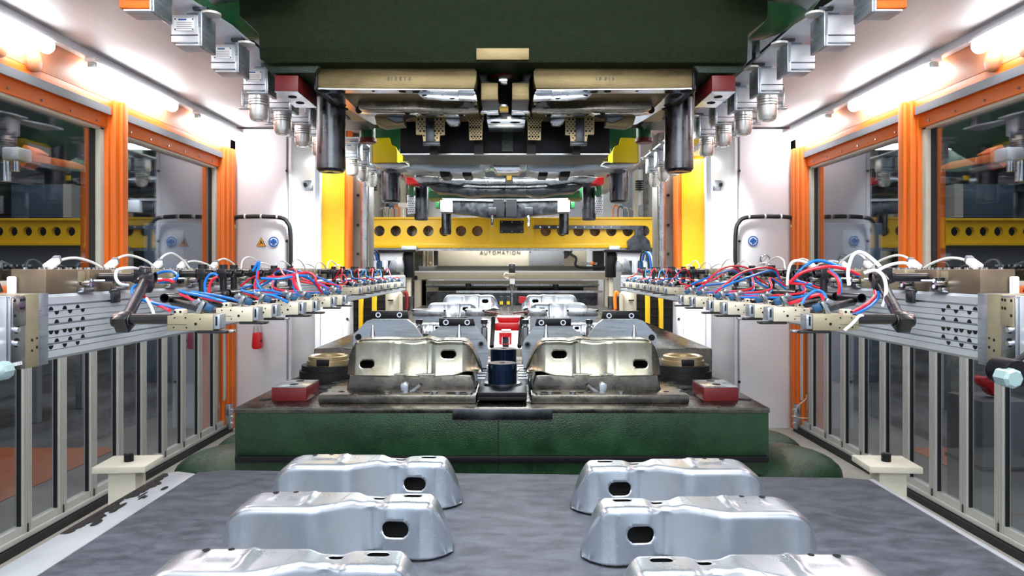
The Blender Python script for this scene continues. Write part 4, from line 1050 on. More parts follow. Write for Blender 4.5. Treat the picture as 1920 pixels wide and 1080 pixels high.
simple('dark_duct', 'steel_oily', 1206, 300, 1232, 639, 16.5, .5, 'dark brown duct right above the yellow beam', 'duct')
t = thing('label_panel', 'small white label panel on a rod left of the third guide post', 'sign', P(756, 409, 15.3))
MB().pbox(746, 380, 767, 389, 15.3, .04).build('panel', 'sign_white', t, bevel=.01)
MB().pbox(755.5, 389, 757, 409, 15.32, .02).build('rod', 'steel', t)
for q, nm in ((1, 'left'), (-1, 'right')):
    f = (lambda x: x) if q > 0 else (lambda x: 2*XC-x+4)
    t = thing('chain_bracket', 'slim vertical ladder chain beside the %s end of the yellow beam' % nm, 'chain', P(f(698), 405, 15.1))
    MB().pbox(f(696), 318, f(701), 409, 15.1, .1).build('bar', 'alu_matt', t)
    m3 = MB()
    for k in range(5): m3.pbox(f(692), 338+k*4, f(705), 340+k*4, 15.0, .15)
    m3.build('rung', 'steel_black', t)
    MB().pbox(f(691), 384, f(700), 405, 15.0, .1).build('motor', 'grey_panel', t, bevel=.02)
    # pipes
    t = thing('pipe_cluster', 'thin bent pipes above the %s end of the yellow beam' % nm, 'pipes', P(f(730), 405, 15.2))
    for k in range(4):
        x = 712+k*9; MB().tube([P(f(x), 409, 15.2), P(f(x), 396-k*2, 15.2), P(f(x+5), 391-k*2, 15.2), P(f(x+9), 393, 15.2), P(f(x+9), 409, 15.2)], .016, 6).build('pipe', ('steel', 'beige', 'blue_fit', 'orange')[k], t)
# black mesh guard with yellow posts
for q, nm in ((1, 'left'), (-1, 'right')):
    f = (lambda x: x) if q > 0 else (lambda x: 2*XC-x+22)
    t = thing('mesh_guard', 'black mesh guard with two yellow posts low on the %s behind the dies' % nm, 'fence', P(f(690), 645, 12.2))
    MB().pbox(f(655), 552, f(722), 686, 12.3, .04).build('mesh_panel', 'black_matt', t)
    for x in (676, 701): MB().pbox(f(x-4), 552, f(x+4), 686, 12.2, .08).build('post', 'yellow', t, bevel=.008)
    m3 = MB()
    for k in range(6): m3.pbox(f(656), 562+k*15, f(722), 562.5+k*15, 12.27, .02)
    m3.build('wire', 'steel_dark', t)
    t = thing('round_tank', 'beige round tank behind the rail on the %s, beside the mesh guard' % nm, 'tank', P(f(733), 640, 13))
    c = P(f(734), 675, 13); MB().lathe((c.x, 13.2, c.z), [(.16, 0), (.16, 1.24), (.14, 1.28), (0, 1.28)], 28).build('shell', 'beige', t)
    MB().pbox(f(727), 562, f(737), 564.5, 12.98, .05).build('handle_slot', 'black', t)
    MB().pbox(f(748), 550, f(753), 675, 13, .1).build('pipe', 'beige', t)
    t = thing('junction_box', 'dark control box with orange cable right beside the %s tank' % nm, 'box', P(f(762), 630, 13.6))
    MB().pbox(f(755), 556, f(774), 666, 13.7, .2).build('body', 'black', t, bevel=.01)
    MB().tube([P(f(757), 552, 13.5), P(f(761), 548, 13.5), P(f(763), 558, 13.5), P(f(762), 580, 13.5)], .035, 8).build('orange_cable', 'red_paint' if q > 0 else 'orange', t)
# parts and brackets of the rear stations
rear_me = [None]
def rear_part(px0, px1, ytop, Y, lab, sg, H=1.):
    w_ = (px1-px0)*Y/F; k = w_/.85
    x = pcx(px0 if sg > 0 else px1, Y)
    z = zp(ytop, Y)-.225*k
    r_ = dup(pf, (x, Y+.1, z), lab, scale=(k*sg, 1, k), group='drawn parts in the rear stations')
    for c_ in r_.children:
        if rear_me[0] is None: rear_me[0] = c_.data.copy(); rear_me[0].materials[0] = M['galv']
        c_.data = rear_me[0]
    return r_
rp = []
rp.append(rear_part(800, 897, 568, 8.8, 'bright drawn steel part in the second station, left of the sensor post', 1))
rp.append(rear_part(988, 1104, 568, 8.8, 'bright drawn steel part in the second station, right of the sensor post', -1))
rp.append(rear_part(829, 936, 553, 11.4, 'bright drawn steel part in the farthest station, left of the sensor post', 1))
rp.append(rear_part(978, 1084, 553, 11.4, 'bright drawn steel part in the farthest station, right of the sensor post', -1))
rp.append(rear_part(770, 838, 606, 6.9, 'pale drawn steel part behind the outer left bracket plate', 1))
rp.append(rear_part(1062, 1136, 606, 6.9, 'pale drawn steel part behind the outer right bracket plate', -1))
for i, (x0, x1, y0, Y, lab) in enumerate(((773, 834, 580, 7.9, 'grey clamp bar of the second station, outer left'), (872, 907, 580, 8.0, 'grey clamp bar of the second station, inner left'),
        (990, 1026, 580, 8.0, 'grey clamp bar of the second station, inner right'), (1064, 1121, 580, 7.9, 'grey clamp bar of the second station, outer right'))):
    t = thing('clamp_bar', lab, 'bracket', P((x0+x1)/2, 640, Y), 'clamp bars of the second station')
    MB().pbox(x0, y0, x1, y0+13, Y, .15).build('bar', 'steel', t, bevel=.006)
    MB().pbox(x0+4, y0+13, x1-4, 660, Y+.03, .08).build('web', 'brushed', t)
    MB().pbox(x0-1, y0+1, x0+2, y0+4, Y-.02, .05).pbox(x1-2, y0+1, x1+1, y0+4, Y-.02, .05).build('key', 'steel_black', t)
for i, (px, Y, zt_, wd) in enumerate(((848, 8.85, 1.05, .6), (1046, 8.85, 1.05, .7), (882, 11.45, 1.05, .85), (1031, 11.45, 1.05, .85), (804, 6.95, .96, .34), (1099, 6.95, .96, .36))):
    r_ = rp[i]; zb_ = r_.location.z
    tag(MB().box(pcx(px, Y)-wd/2, pcx(px, Y)+wd/2, Y-.05, Y+.3, .95, zb_+.02*r_.scale.z).build('rear_punch', 'steel_oily', bevel=.01), 'dark steel punch block under the ' + r_['label'].replace('bright drawn steel part ', 'part ').replace('pale drawn steel part ', 'pale part '), 'die', 'punch blocks of the rear stations')
for i, (x, y, lab) in enumerate(((786, 606, 'outer left'), (908, 606, 'inner left'), (985, 606, 'inner right'), (1105, 606, 'outer right'))):
    t = thing('spring_stud', 'black headed steel stud between the bracket plates, %s one' % lab, 'stud', P(x, 640, 5.9), 'studs between the bracket plates')
    c = P(x, 640, 5.9); MB().lathe(c, [(.03, -.185), (.03, .12), (.022, .13), (.022, .155)], 16).build('stem', 'chrome', t)
    MB().lathe(c, [(.03, .15), (.03, .185), (.0, .19)], 16).build('head', 'black', t)
# red scrap chute in the middle
t = thing('scrap_chute', 'bright red sheet metal chute in the middle between the bracket plates', 'chute', P(954, 640, 6.4))
MB().pp([(931, 595), (978, 595), (971, 606), (936, 606)], 6.6, .3).build('upper_lip', 'red', t, bevel=.006)
MB().pp([(928, 606), (973, 606), (973, 620), (928, 620)], 6.5, .06).build('front_sheet', 'red', t, bevel=.006)
MB().pp([(936, 624), (959, 624), (959, 646), (936, 646)], 6.1, .06, [[(941, 632), (955, 632), (955, 646-.5), (941, 646-.5)]]).build('lower_bracket', 'red', t)
MB().pbox(942, 630, 954, 655, 6.15, .1).build('steel_core', 'steel_dark', t)
MB().pbox(940, 619, 958, 623, 6.2, .1).build('pale_pad', 'white', t, bevel=.006)
MB().pp([(908, 583), (934, 586), (934, 589), (908, 586)], 7.2, .05).pp([(962, 586), (992, 583), (992, 586), (962, 589)], 7.2, .05).build('side_arm', 'red_paint', t)
MB().tube([P(925, 596, 6.5), P(924, 620, 6.4), P(922, 650, 6.2)], .02).tube([P(979, 596, 6.5), P(976, 620, 6.4), P(974, 650, 6.2)], .02).build('support_rod', 'steel_black', t)
t = thing('red_flag_guard', 'small red guard plate beyond the chute right of the sensor post', 'guard', P(980, 566, 11))
MB().pp([(973, 556), (987, 557), (986, 561), (979, 570), (973, 567)], 11, .05).build('plate', 'red', t); MB().pbox(979, 568, 981, 594, 11.01, .03).build('stem', 'steel', t)
for (x, nm) in ((940, 'left'), (953, 'right')):
    t = thing('distance_sensor', 'small sensor with yellow band in the middle of the line, %s one' % nm, 'sensor', P(x, 575, 9.2))
    MB().pbox(x-3, 556, x+3, 575, 9.2, .05).build('body', 'steel_dark', t); MB().pbox(x-3, 565, x+3, 571, 9.19, .05).build('band', 'yellow_bright', t); MB().pbox(x-1, 575, x+1, 612, 9.2, .03).build('stem', 'steel', t)
# dark table under the rear stations
o = MB().box(-1.9, 1.9, 6.6, 14.5, 0, .95).build('rear_bed', 'steel_oily', bevel=.02); tag(o, 'dark rear press bed carrying the second and further stations', 'press bed')
# neighbouring line outside the windows
for s in (1, -1):
    sd = side(s)
    t = thing('neighbour_column', 'orange machine column seen through the nearer %s window' % sd, 'column', (-s*7.1, 11.4, 0))
    MB(s).pbox(150, 240, 187, 560, 11.4, .5).build('shaft', 'orange', t, bevel=.02)
    MB(s).pp([(42, 285), (148, 305), (190, 315), (150, 318), (45, 300)], 11.0, .3).build('upper_arm', 'orange', t, bevel=.01)
    MB(s).pp([(25, 300), (45, 270), (70, 285), (42, 315)], 11.2, .3).build('arm_knee', 'orange', t, bevel=.01)
    t = thing('neighbour_beam', 'yellow beam with round holes seen through the %s glass' % sd, 'beam', (-s*9.6, 14, 2))
    MB(s).pp([(-60, 412), (150, 412), (150, 458), (-60, 458)], 14, .1, [circ(-30+i*27+(-5 if i < 0 else 0), 434, 9, 18) for i in range(1, 7)]).build('web', 'yellow', t)
    MB(s).pbox(-60, 409, 150, 413, 13.9, .4).pbox(-60, 456, 150, 460, 13.9, .4).build('flange', 'yellow', t)
    MB(s).pbox(-60, 461, 150, 500, 14.3, .3).build('under_cover', 'grey_panel', t)
    t = thing('neighbour_machine', 'dark blue grey machine housing beyond the %s glass' % sd, 'machine', (-s*9, 13.5, 1.7))
    MB(s).pbox(20, 345, 130, 408, 14.8, .6).build('upper_housing', 'duct_blue', t, bevel=.02)
    MB(s).pbox(-40, 500, 64, 530, 12.5, .8).build('lower_table', 'steel_dark', t, bevel=.02)
    m3 = MB(s)
    for k in range(6): m3.cyl(P(0+k*11, 500, 12.6), P(0+k*11, 496, 12.6), .04, seg=8)
    m3.build('bolt', 'steel', t)
    MB(s).pbox(118, 345, 134, 408, 14.5, .3).build('round_pipe', 'alu_matt', t)
    t = thing('roller_blind', 'dark overhead cover sloping behind the upper part of the %s window' % sd, 'cover', (-s*6, 8, 3))
    MB(s).pp([(-200, 120), (-30, 168), (200, 245), (200, 330), (185, 322), (95, 285), (-30, 250), (-200, 215)], 7.8, .25).build('cover', 'steel_black', t, bevel=.01)
    t = thing('neighbour_gripper', 'white and steel tooling head at the edge of the %s window' % sd, 'tool', (-s*8, 11, 2.4))
    MB(s).pbox(2, 275, 35, 300, 10.2, .3).build('head', 'alu', t, bevel=.03)
    MB(s).cyl(P(12, 300, 10.3), P(12, 340, 10.3), .07).cyl(P(30, 300, 10.3), P(30, 322, 10.3), .05).build('cylinder', 'chrome', t)
    mb = MB(s); mb.box(-4.9, -3.75, 5.0, 6.6, -.003, .003)
    tag(mb.build('floor_mat', 'floor_mat'), 'rust orange floor area beyond the %s glass guard' % sd, 'mat')
    t = thing('outside_cabinet', 'grey blue cabinet standing beyond the far end of the %s glass guard' % sd, 'cabinet', (-s*5.2, 10.5, 0))
    MB(s).box(-5.6, -4.3, 10.5, 11.5, 0, 2.4).build('body', 'duct_blue', t, bevel=.02)
    MB(s).box(-5.55, -4.98, 10.47, 10.5, .1, 2.3).build('door', 'duct_blue', t, bevel=.01)
    MB(s).box(-4.93, -4.35, 10.47, 10.5, .1, 2.3).build('door', 'duct_blue', t, bevel=.01)
    t = thing('outside_bench', 'low grey work table in the hall beyond the %s guard' % sd, 'table', (-s*6.5, 8, 0))
    MB(s).box(-7.6, -5.2, 7.6, 8.6, .82, .88).build('top', 'grey_panel', t, bevel=.01)
    for x in (-7.5, -5.3):
        for y in (7.7, 8.5): MB(s).box(x-.04, x+.04, y-.04, y+.04, 0, .82).build('leg', 'grey_panel', t)
t = thing('storage_crate', 'grey crate behind the right glass guard under the red cloth', 'crate', P(1858, 748, 4.9))
t.location.z = 0
MB().box(3.25, 3.6, 4.8, 5.2, 0, ZC-243*4.9/F).build('body', 'grey_panel', t, bevel=.01)
MB().box(3.24, 3.61, 4.79, 5.21, .3, .33).build('rim', 'steel_dark', t, bevel=.004)
t = tag(MB().pp([(1836, 712), (1850, 706), (1866, 712), (1885, 710), (1884, 726), (1870, 728), (1880, 748), (1864, 742), (1856, 730), (1842, 722)], 4.9, .12).build('red_cloth', 'red', bevel=.02), 'crumpled red cloth behind the right glass guard near the frame edge', 'cloth')
# ================================================================ transfer rails
for s in (1, -1):
    sd = side(s)
    t = thing('transfer_rail', 'long bright aluminium transfer rail with grooves along the %s side' % sd, 'rail', (-s*1.95, 2.75, 1.33))
    prof = [(-2.05, 1.335), (-1.862, 1.335), (-1.85, 1.347), (-1.85, 1.396), (-1.868, 1.397), (-1.868, 1.404), (-1.85, 1.405), (-1.85, 1.474), (-1.868, 1.475), (-1.868, 1.482), (-1.85, 1.483),
            (-1.85, 1.551), (-1.868, 1.552), (-1.868, 1.559), (-1.85, 1.56), (-1.85, 1.588), (-1.862, 1.6), (-2.05, 1.6)]
    MB(s).plate(prof, [], lambda x, z: Vector((x, 2.72, z)), lambda x, z: Vector((x, 11.9, z))).build('beam', 'alu', t)
    m3 = MB(s)
    for z in (1.375, 1.425, 1.453, 1.503, 1.53): m3.box(-1.852, -1.8492, 2.76, 11.9, z, z+.0015)
    m3.build('score_line', 'steel_dark', t)
    # drilled section with half round pockets
    m3 = MB(s)
    def half(y, z, r, up):
        a = [(y+r*math.cos(PI*i/8), z+(r*1.15*math.sin(PI*i/8))*(1 if up else -1)) for i in range(9)]
        m3.plate(a, [], lambda y_, z_: Vector((-1.8485, y_, z_)), lambda y_, z_: Vector((-1.8512, y_, z_)))
    for i in range(3):
        y = 2.775+i*.085
        for (dy, z, up) in ((0, 1.535, True), (.035, 1.532, False), (.035, 1.482, True), (0, 1.455, False), (.035, 1.452, False), (.035, 1.405, True), (0, 1.395, False)):
            half(y+dy, z, .0135, up)
    m3.build('half_round_pocket', 'steel_black', t)
    for (y0, y1, m_, nm, x) in ((2.685, 2.75, 'brushed', 'end_plate', -1.842), (2.60, 2.685, 'olive', 'bronze_plate', -1.835)):
        MB(s).box(-2.06, x, y0, y1, 1.325, 1.606).build(nm, m_, t, bevel=.003)
    MB(s).box(-2.05, -1.83, 2.525, 2.602, 1.33, 1.602).build('coupling_block', 'steel', t, bevel=.003)
    MB(s).box(-1.835, -1.825, 2.53, 2.60, 1.49, 1.595).build('coupling_plate', 'olive' if s < 0 else 'steel', t, bevel=.003)
    MB(s).box(-2.06, -1.84, 1.9, 2.522, 1.3, 1.602).build('drive_housing', 'alu', t, bevel=.006)
    m3 = MB(s)
    for (y, z, r) in ((2.54, 1.585, .006), (2.572, 1.586, .006), (2.586, 1.587, .006), (2.572, 1.555, .006), (2.586, 1.556, .006), (2.54, 1.53, .006)): m3.cyl((-1.8245, y, z), (-1.827, y, z), r, seg=12)
    for (y, z, r) in ((2.645, 1.43, .006), (2.672, 1.435, .005), (2.645, 1.39, .005), (2.672, 1.40, .006)): m3.cyl((-1.834, y, z), (-1.837, y, z), r, seg=12)
    m3.build('screw_hole', 'hole', t)
    m3 = MB(s)
    for z in (1.48, 1.43): m3.cyl((-1.829, 2.555, z), (-1.832, 2.555, z), .017, seg=20)
    m3.build('socket', 'hole', t)
    m3 = MB(s)
    for z in (1.48, 1.43): m3.cyl((-1.832, 2.54, z), (-1.81, 2.54, z-.002), .010, seg=16)
    m3.build('dowel', 'chrome', t)
    m3 = MB(s)
    for k in range(6): m3.box(-1.8285, -1.8295, 2.537+k*.008, 2.542+k*.008, 1.345, 1.358)
    m3.build('stamped_code', 'sign_white', t)
    MB(s).box(-1.86, -1.835, 3.185, 3.245, 1.545, 1.60).build('sensor_box', 'steel_dark', t, bevel=.004)
    # tooling bar: brown blocks with screws
    t = thing('tooling_bar', 'row of brown anodised mounting blocks on top of the %s transfer rail' % sd, 'tool bar', (-s*1.93, 2.76, 1.6))
    y = 2.76; i = 0
    while y < 9.6:
        ln = .205 if i == 0 else .17
        MB(s).box(-2.0, -1.86, y, y+ln, 1.601, 1.70).build('mounting_block', 'brown_block' if i < 2 else 'olive', t, bevel=.003)
        MB(s).box(-1.995, -1.875, y+ln, y+ln+.075, 1.601, 1.692).build('spacer_block', 'olive', t, bevel=.002)
        m3 = MB(s)
        for dy in (.025, ln*.55, ln*.8, ln+.03):
            for x in (-1.88, -1.96): m3.cyl((x, y+dy, 1.70), (x, y+dy, 1.708), .009, seg=10)
        m3.build('screw', 'chrome', t)
        if y < 6.5:
            MB(s).box(-1.862, -1.83, y+ln-.01, y+ln+.085, 1.602, 1.622).box(-1.862, -1.835, y+ln+.055, y+ln+.08, 1.62, 1.66).build('latch_plate', 'steel', t, bevel=.003)
            MB(s).cyl((-1.86, y+ln+.02, 1.64), (-1.82, y+ln+.02, 1.64), .011, seg=12).cyl((-1.83, y+ln+.06, 1.65), (-1.80, y+ln+.09, 1.65), .006, seg=8).build('latch_pin', 'chrome', t)
            if s < 0 and i < 4: 
                MB(s).box(-1.862, -1.828, y+ln+.02, y+ln+.07, 1.61, 1.665).build('black_latch', 'black', t, bevel=.005)
                m3 = MB(s)
                for zz in (1.625, 1.65): m3.cyl((-1.828, y+ln+.045, zz), (-1.824, y+ln+.045, zz), .009, seg=12)
                m3.build('white_screw', 'sign_white', t)
        y += ln+.078; i += 1
    MB(s).tube([(-2.02, 2.74, 1.61), (-2.03, 2.72, 1.66), (-2.02, 2.66, 1.64), (-2.03, 2.6, 1.605)], .006).build('cable', 'rubber', t)
    MB(s).box(-2.0, -1.97, 2.735, 2.756, 1.602, 1.672).build('white_connector', 'sign_white', t, bevel=.006)

# ================================================================ grippers and tube arms
# (Y of the front face, X of the body's inner end, body length, height of the underside)
GR = [(2.60, -1.125, .172, 1.470, 'near'), (2.94, -1.105, .155, 1.478, 'near'), (3.17, -1.105, .10, 1.478, 'near'), (3.42, -1.06, .135, 1.476, 'near'), (3.66, -1.06, .12, 1.475, 'near'),
      (4.12, -1.085, .125, 1.475, 'near'), (4.42, -1.09, .11, 1.473, 'near'),
      (6.25, -1.39, .19, 1.475, 'far'), (6.6, -1.39, .13, 1.477, 'far'), (6.95, -1.39, .13, 1.478, 'far'), (7.3, -1.395, .14, 1.478, 'far'), (7.7, -1.4, .14, 1.478, 'far'), (8.15, -1.4, .14, 1.478, 'far'), (8.65, -1.4, .13, 1.478, 'far')]
gord = ['first and nearest', 'second', 'third', 'fourth', 'fifth', 'sixth', 'seventh']
def gripper(s, i):
    Y, Xe, L, z, grp = GR[i]
    sd = side(s); k = i if i < 7 else i-7
    lab = 'cream metal gripper on the %s rail, %s of the %s group' % (sd, gord[k], 'front' if grp == 'near' else 'rear')
    t = thing('gripper', lab, 'gripper', (-s*abs(Xe+L/2-L), Y, z), 'grippers on the %s rail' % sd)
    X0, X1 = Xe-L, Xe; h = .062
    MB(s).plate([(X0, z), (X1, z), (X1, z+h), (X0+.35*L, z+h), (X0+.32*L, z+h-.006), (X0, z+h-.006)], [], lambda x, zz: Vector((x, Y, zz)), lambda x, zz: Vector((x, Y+.062, zz))).build('body', 'cream_body' if i else 'olive', t, bevel=.002)
    MB(s).box(X0+.02, X0+.32*L, Y+.006, Y+.05, z+h-.008, z+h+.018).build('top_boss', 'cream_body', t, bevel=.006)
    m3 = MB(s)
    for fx, fz, r in ((.16, .78, .003), (.14, .2, .003), (.4, .78, .0035), (.42, .18, .003), (.72, .7, .003), (.62, .4, .0055)): m3.cyl((X0+fx*L, Y-.0008, z+fz*h), (X0+fx*L, Y+.001, z+fz*h), r, seg=10)
    for fx in (.15, .27): m3.cyl((X0+fx*L, Y+.0052, z+h+.008), (X0+fx*L, Y+.007, z+h+.008), .005, seg=10)
    m3.build('screw_hole', 'hole', t)
    MB(s).box(X0, X0+.42*L, Y-.0008, Y+.001, z+.36*h, z+.385*h).build('parting_line', 'steel_dark', t)
    MB(s).box(X1+.001, X1+.024, Y+.002, Y+.058, z+.005, z+h-.002).build('jaw', 'brushed', t, bevel=.002)
    MB(s).box(X1+.009, X1+.015, Y-.0005, Y+.004, z+.3*h, z+.85*h).build('jaw_slot', 'hole', t)
    a = MB(s); a.plate([(X0+.62*L, Y+.002), (X1+.045, Y+.002), (X1+.055, Y+.012), (X1+.055, Y+.05), (X1+.04, Y+.056), (X0+.62*L, Y+.056)], [], lambda x, y: Vector((x, y, z-.011)), lambda x, y: Vector((x, y, z-.0005))).build('finger', 'black', t, bevel=.003)
    if i in (0, 2): MB(s).box(X1+.045, X1+.072, Y+.012, Y+.045, z-.009, z+.001).build('finger_tip', 'steel', t, bevel=.003)
    # fittings on top, tilted
    if i < 7 or True:
        q = X1-.028
        MB(s).obox((q-.03, Y+.035, z+h+.022), (.018, .03, .055), (0, .45, 0)).obox((q-.045, Y+.035, z+h+.045), (.03, .026, .02), (0, -.5, 0)).build('fitting_bracket', 'steel', t, bevel=.003)
        MB(s).obox((q+.0, Y+.03, z+h+.022), (.03, .024, .03), (0, .5, .3)).build('air_fitting', 'blue_fit', t, bevel=.006)
    return t
def arm(s, i):
    Y, Xe, L, z, grp = GR[i]
    sd = side(s); k = i if i < 7 else i-7
    t = thing('tube_boom', 'black tube boom holding the %s gripper, %s %s group' % (gord[k], sd, 'front' if grp == 'near' else 'rear'), 'boom', (-s*1.8, Y+.1, 1.66), 'tube arms on the %s rail' % sd)
    r = .0195; Xs = Xe-L
    if i == 0:
        J = (-1.645, 3.1, 1.664); K = (-1.49, 2.64, 1.508)
        MB(s).cyl((-1.85, 3.1, 1.664), (-1.70, 3.1, 1.664), r, seg=20).build('top_tube', 'black', t)
        MB(s).pipe((-1.70, 3.1, 1.664), (-1.60, 3.1, 1.664), .025, .006, 20).build('joint_sleeve', 'black', t)
        MB(s).obox((-1.655, 3.1, 1.672), (.06, .056, .075)).cyl((-1.655, 3.1, 1.68), (-1.655, 3.1, 1.715), .028, .022, 8).build('joint_body', 'black', t, bevel=.01)
        MB(s).cyl((-1.62, 3.06, 1.655), (-1.47, 2.64, 1.515), r*1.1, seg=20).build('diagonal_tube', 'steel_dark', t)
        MB(s).obox((-1.615, 3.05, 1.64), (.06, .08, .07), (.4, 0, .3)).build('elbow_clamp', 'black', t, bevel=.012)
        MB(s).pipe((-1.51, 2.62, 1.508), (-1.44, 2.62, 1.508), .0265, .006, 20).obox((-1.47, 2.62, 1.502), (.05, .06, .062), (.5, 0, 0)).build('lower_joint', 'black', t, bevel=.004)
        MB(s).cyl((-1.455, 2.62, 1.512), (Xs+.005, 2.62, 1.512), r, seg=20).build('lower_tube', 'black', t)
        MB(s).lathe((-1.475, 2.595, 1.512), [(.007, 0), (.007, -.004), (0, -.004)], 8, 'Y').build('screw', 'chrome', t)
    else:
        dx = (.0, 0, .02, -.02, .02, -.01, .01)[k]; yj = Y+(.9 if grp == 'near' else .4); xj = -1.72+dx
        zt = 1.675
        MB(s).cyl((-1.86, yj, zt), (xj+.02, yj, zt), r, seg=18).build('top_tube', 'black', t)
        MB(s).pipe((xj+.015, yj, zt), (xj+.055, yj, zt), .023, .005, 18).obox((xj, yj, zt), (.05, .05, .055)).cyl((xj-.035, yj, zt), (xj-.03, yj, zt), .026, seg=14).build('cross_joint', 'black', t, bevel=.006)
        MB(s).cyl((xj, yj, zt+.05), (xj, yj, 1.56), r, seg=18).cyl((xj, yj, zt+.022), (xj, yj, zt+.052), .024, seg=18).build('upright_tube', 'black', t)
        yl = yj
        MB(s).obox((xj, yl, 1.55), (.055, .055, .05)).build('lower_clamp', 'black', t, bevel=.01)
        MB(s).pipe((xj-.012, yl-.02, 1.553), (xj-.02, yl-(.38 if grp == 'near' else .15), 1.556), .024, .004, 18).build('open_tube', 'black', t)
        MB(s).cyl((xj-.0, yl-(.33 if grp == 'near' else .1), 1.535), (Xs+.01, Y+.035, 1.51), r*.95, seg=16).build('lower_tube', 'steel_dark', t)
        MB(s).box(-1.87, -1.835, yj-.035, yj+.035, 1.62, 1.70).build('flange', 'steel_dark', t, bevel=.005)
    return t
for s in (1, -1):
    for i in range(len(GR)):
        gripper(s, i); arm(s, i)
# ================================================================ air hoses
cnt = {}
def hose(s, col, pts, r, where, px=True):
    pts = [P(*p) for p in pts] if px else pts
    o = MB(s).tube(pts, r, 8, 5).build('air_hose', col+'_hose')
    return tag(o, '%s air hose %s' % (col, where), 'hose', 'air hoses of the grippers')
# explicit hoses of the left front arm (picture point, distance)
H = hose
H(1, 'blue', [(262, 531, 3.05), (249, 540, 3.0), (250, 552, 2.9), (270, 563, 2.85), (300, 571, 2.8), (330, 578, 2.72), (342, 580, 2.66)], .0065, 'swept down from the nearest left joint, upper one')
H(1, 'red', [(258, 533, 3.05), (261, 546, 3.0), (278, 562, 2.9), (300, 574, 2.8), (318, 582, 2.66)], .0065, 'swept down from the nearest left joint, lower one')
H(1, 'blue', [(291, 515, 3.2), (303, 510, 3.2), (322, 509, 3.15), (333, 516, 3.1), (328, 524, 3.1), (312, 528, 3.1), (297, 530, 3.1)], .0065, 'looping right of the nearest left tube joint')
H(1, 'red', [(297, 527, 3.08), (305, 525, 3.08), (318, 526, 3.08), (327, 529, 3.08)], .0065, 'in a short run right of the nearest left tube joint')
H(1, 'blue', [(336, 545, 3.1), (352, 550, 3.1), (380, 555, 3.05), (405, 561, 3.0), (424, 566, 2.98)], .0065, 'stretched above the nearest left gripper, front one')
H(1, 'blue', [(358, 547, 3.3), (385, 551, 3.3), (415, 556, 3.2), (440, 562, 3.15), (455, 566, 3.0)], .0065, 'stretched above the second left gripper, rear one')
H(1, 'red', [(336, 551, 3.1), (350, 557, 3.1), (362, 563, 3.05), (370, 566, 3.0)], .0065, 'short piece left of the second left gripper')
H(1, 'red', [(378, 558, 3.2), (395, 562, 3.15), (415, 566, 3.05)], .0065, 'between the blue hoses above the second left gripper')
H(1, 'blue', [(385, 549, 3.4), (384, 532, 3.4), (390, 518, 3.4), (400, 513, 3.4), (408, 517, 3.4)], .0065, 'hooped over the left rail beside the second arm')
H(1, 'red', [(392, 549, 3.38), (393, 535, 3.38), (399, 524, 3.38), (408, 519, 3.38)], .0065, 'hooped over the left rail beside the second arm')
H(1, 'blue', [(452, 544, 3.5), (470, 549, 3.5), (495, 551, 3.45), (520, 557, 3.42), (540, 567, 3.4)], .0065, 'above the third and fourth left grippers')
H(1, 'blue', [(478, 545, 3.8), (505, 545, 3.8), (530, 551, 3.7), (545, 558, 3.6)], .0065, 'running above the fourth left gripper, rear one')
H(1, 'red', [(456, 548, 3.55), (475, 556, 3.5), (490, 563, 3.45)], .0065, 'above the third left gripper')
H(1, 'red', [(480, 549, 3.7), (505, 555, 3.65), (530, 560, 3.5)], .0065, 'above the fourth left gripper')
H(1, 'blue', [(474, 508, 3.6), (484, 492, 3.6), (486, 494, 3.6), (482, 515, 3.6), (483, 532, 3.6), (492, 545, 3.6)], .0065, 'with a pointed kink above the left rail')
H(1, 'red', [(484, 508, 3.6), (483, 520, 3.6), (478, 533, 3.6), (478, 541, 3.6)], .0065, 'below the pointed blue hose kink on the left')
H(1, 'red', [(500, 521, 3.9), (530, 519, 3.9), (555, 514, 3.95), (578, 511, 4.0), (590, 518, 4.0), (593, 530, 4.0), (602, 546, 4.05), (604, 551, 4.1)], .0075, 'long wave over the middle of the left rail')
H(1, 'blue', [(490, 522, 3.85), (520, 523, 3.85), (548, 519, 3.9), (570, 517, 3.95), (585, 526, 4.0), (598, 540, 4.05), (608, 548, 4.1)], .0075, 'long wave over the middle of the left rail')
H(1, 'red', [(551, 517, 3.9), (552, 532, 3.85), (560, 545, 3.8), (571, 557, 3.7)], .0085, 'arching down to the fifth left gripper')
H(1, 'blue', [(549, 525, 3.9), (551, 540, 3.85), (560, 552, 3.75), (568, 559, 3.7)], .007, 'arching down to the fifth left gripper, lower one')
H(1, 'white', [(557, 514, 3.9), (560, 530, 3.85), (565, 545, 3.8), (570, 555, 3.7)], .006, 'beside the arching red hose on the left')
H(1, 'white', [(262, 505, 3.1), (245, 502, 3.0), (221, 506, 2.98), (217, 520, 2.95), (225, 532, 2.95), (240, 535, 3.0)], .0065, 'looped around the nearest left top tube')
H(1, 'white', [(275, 560, 2.85), (283, 575, 2.75), (288, 588, 2.65)], .006, 'hanging behind the nearest left diagonal tube')
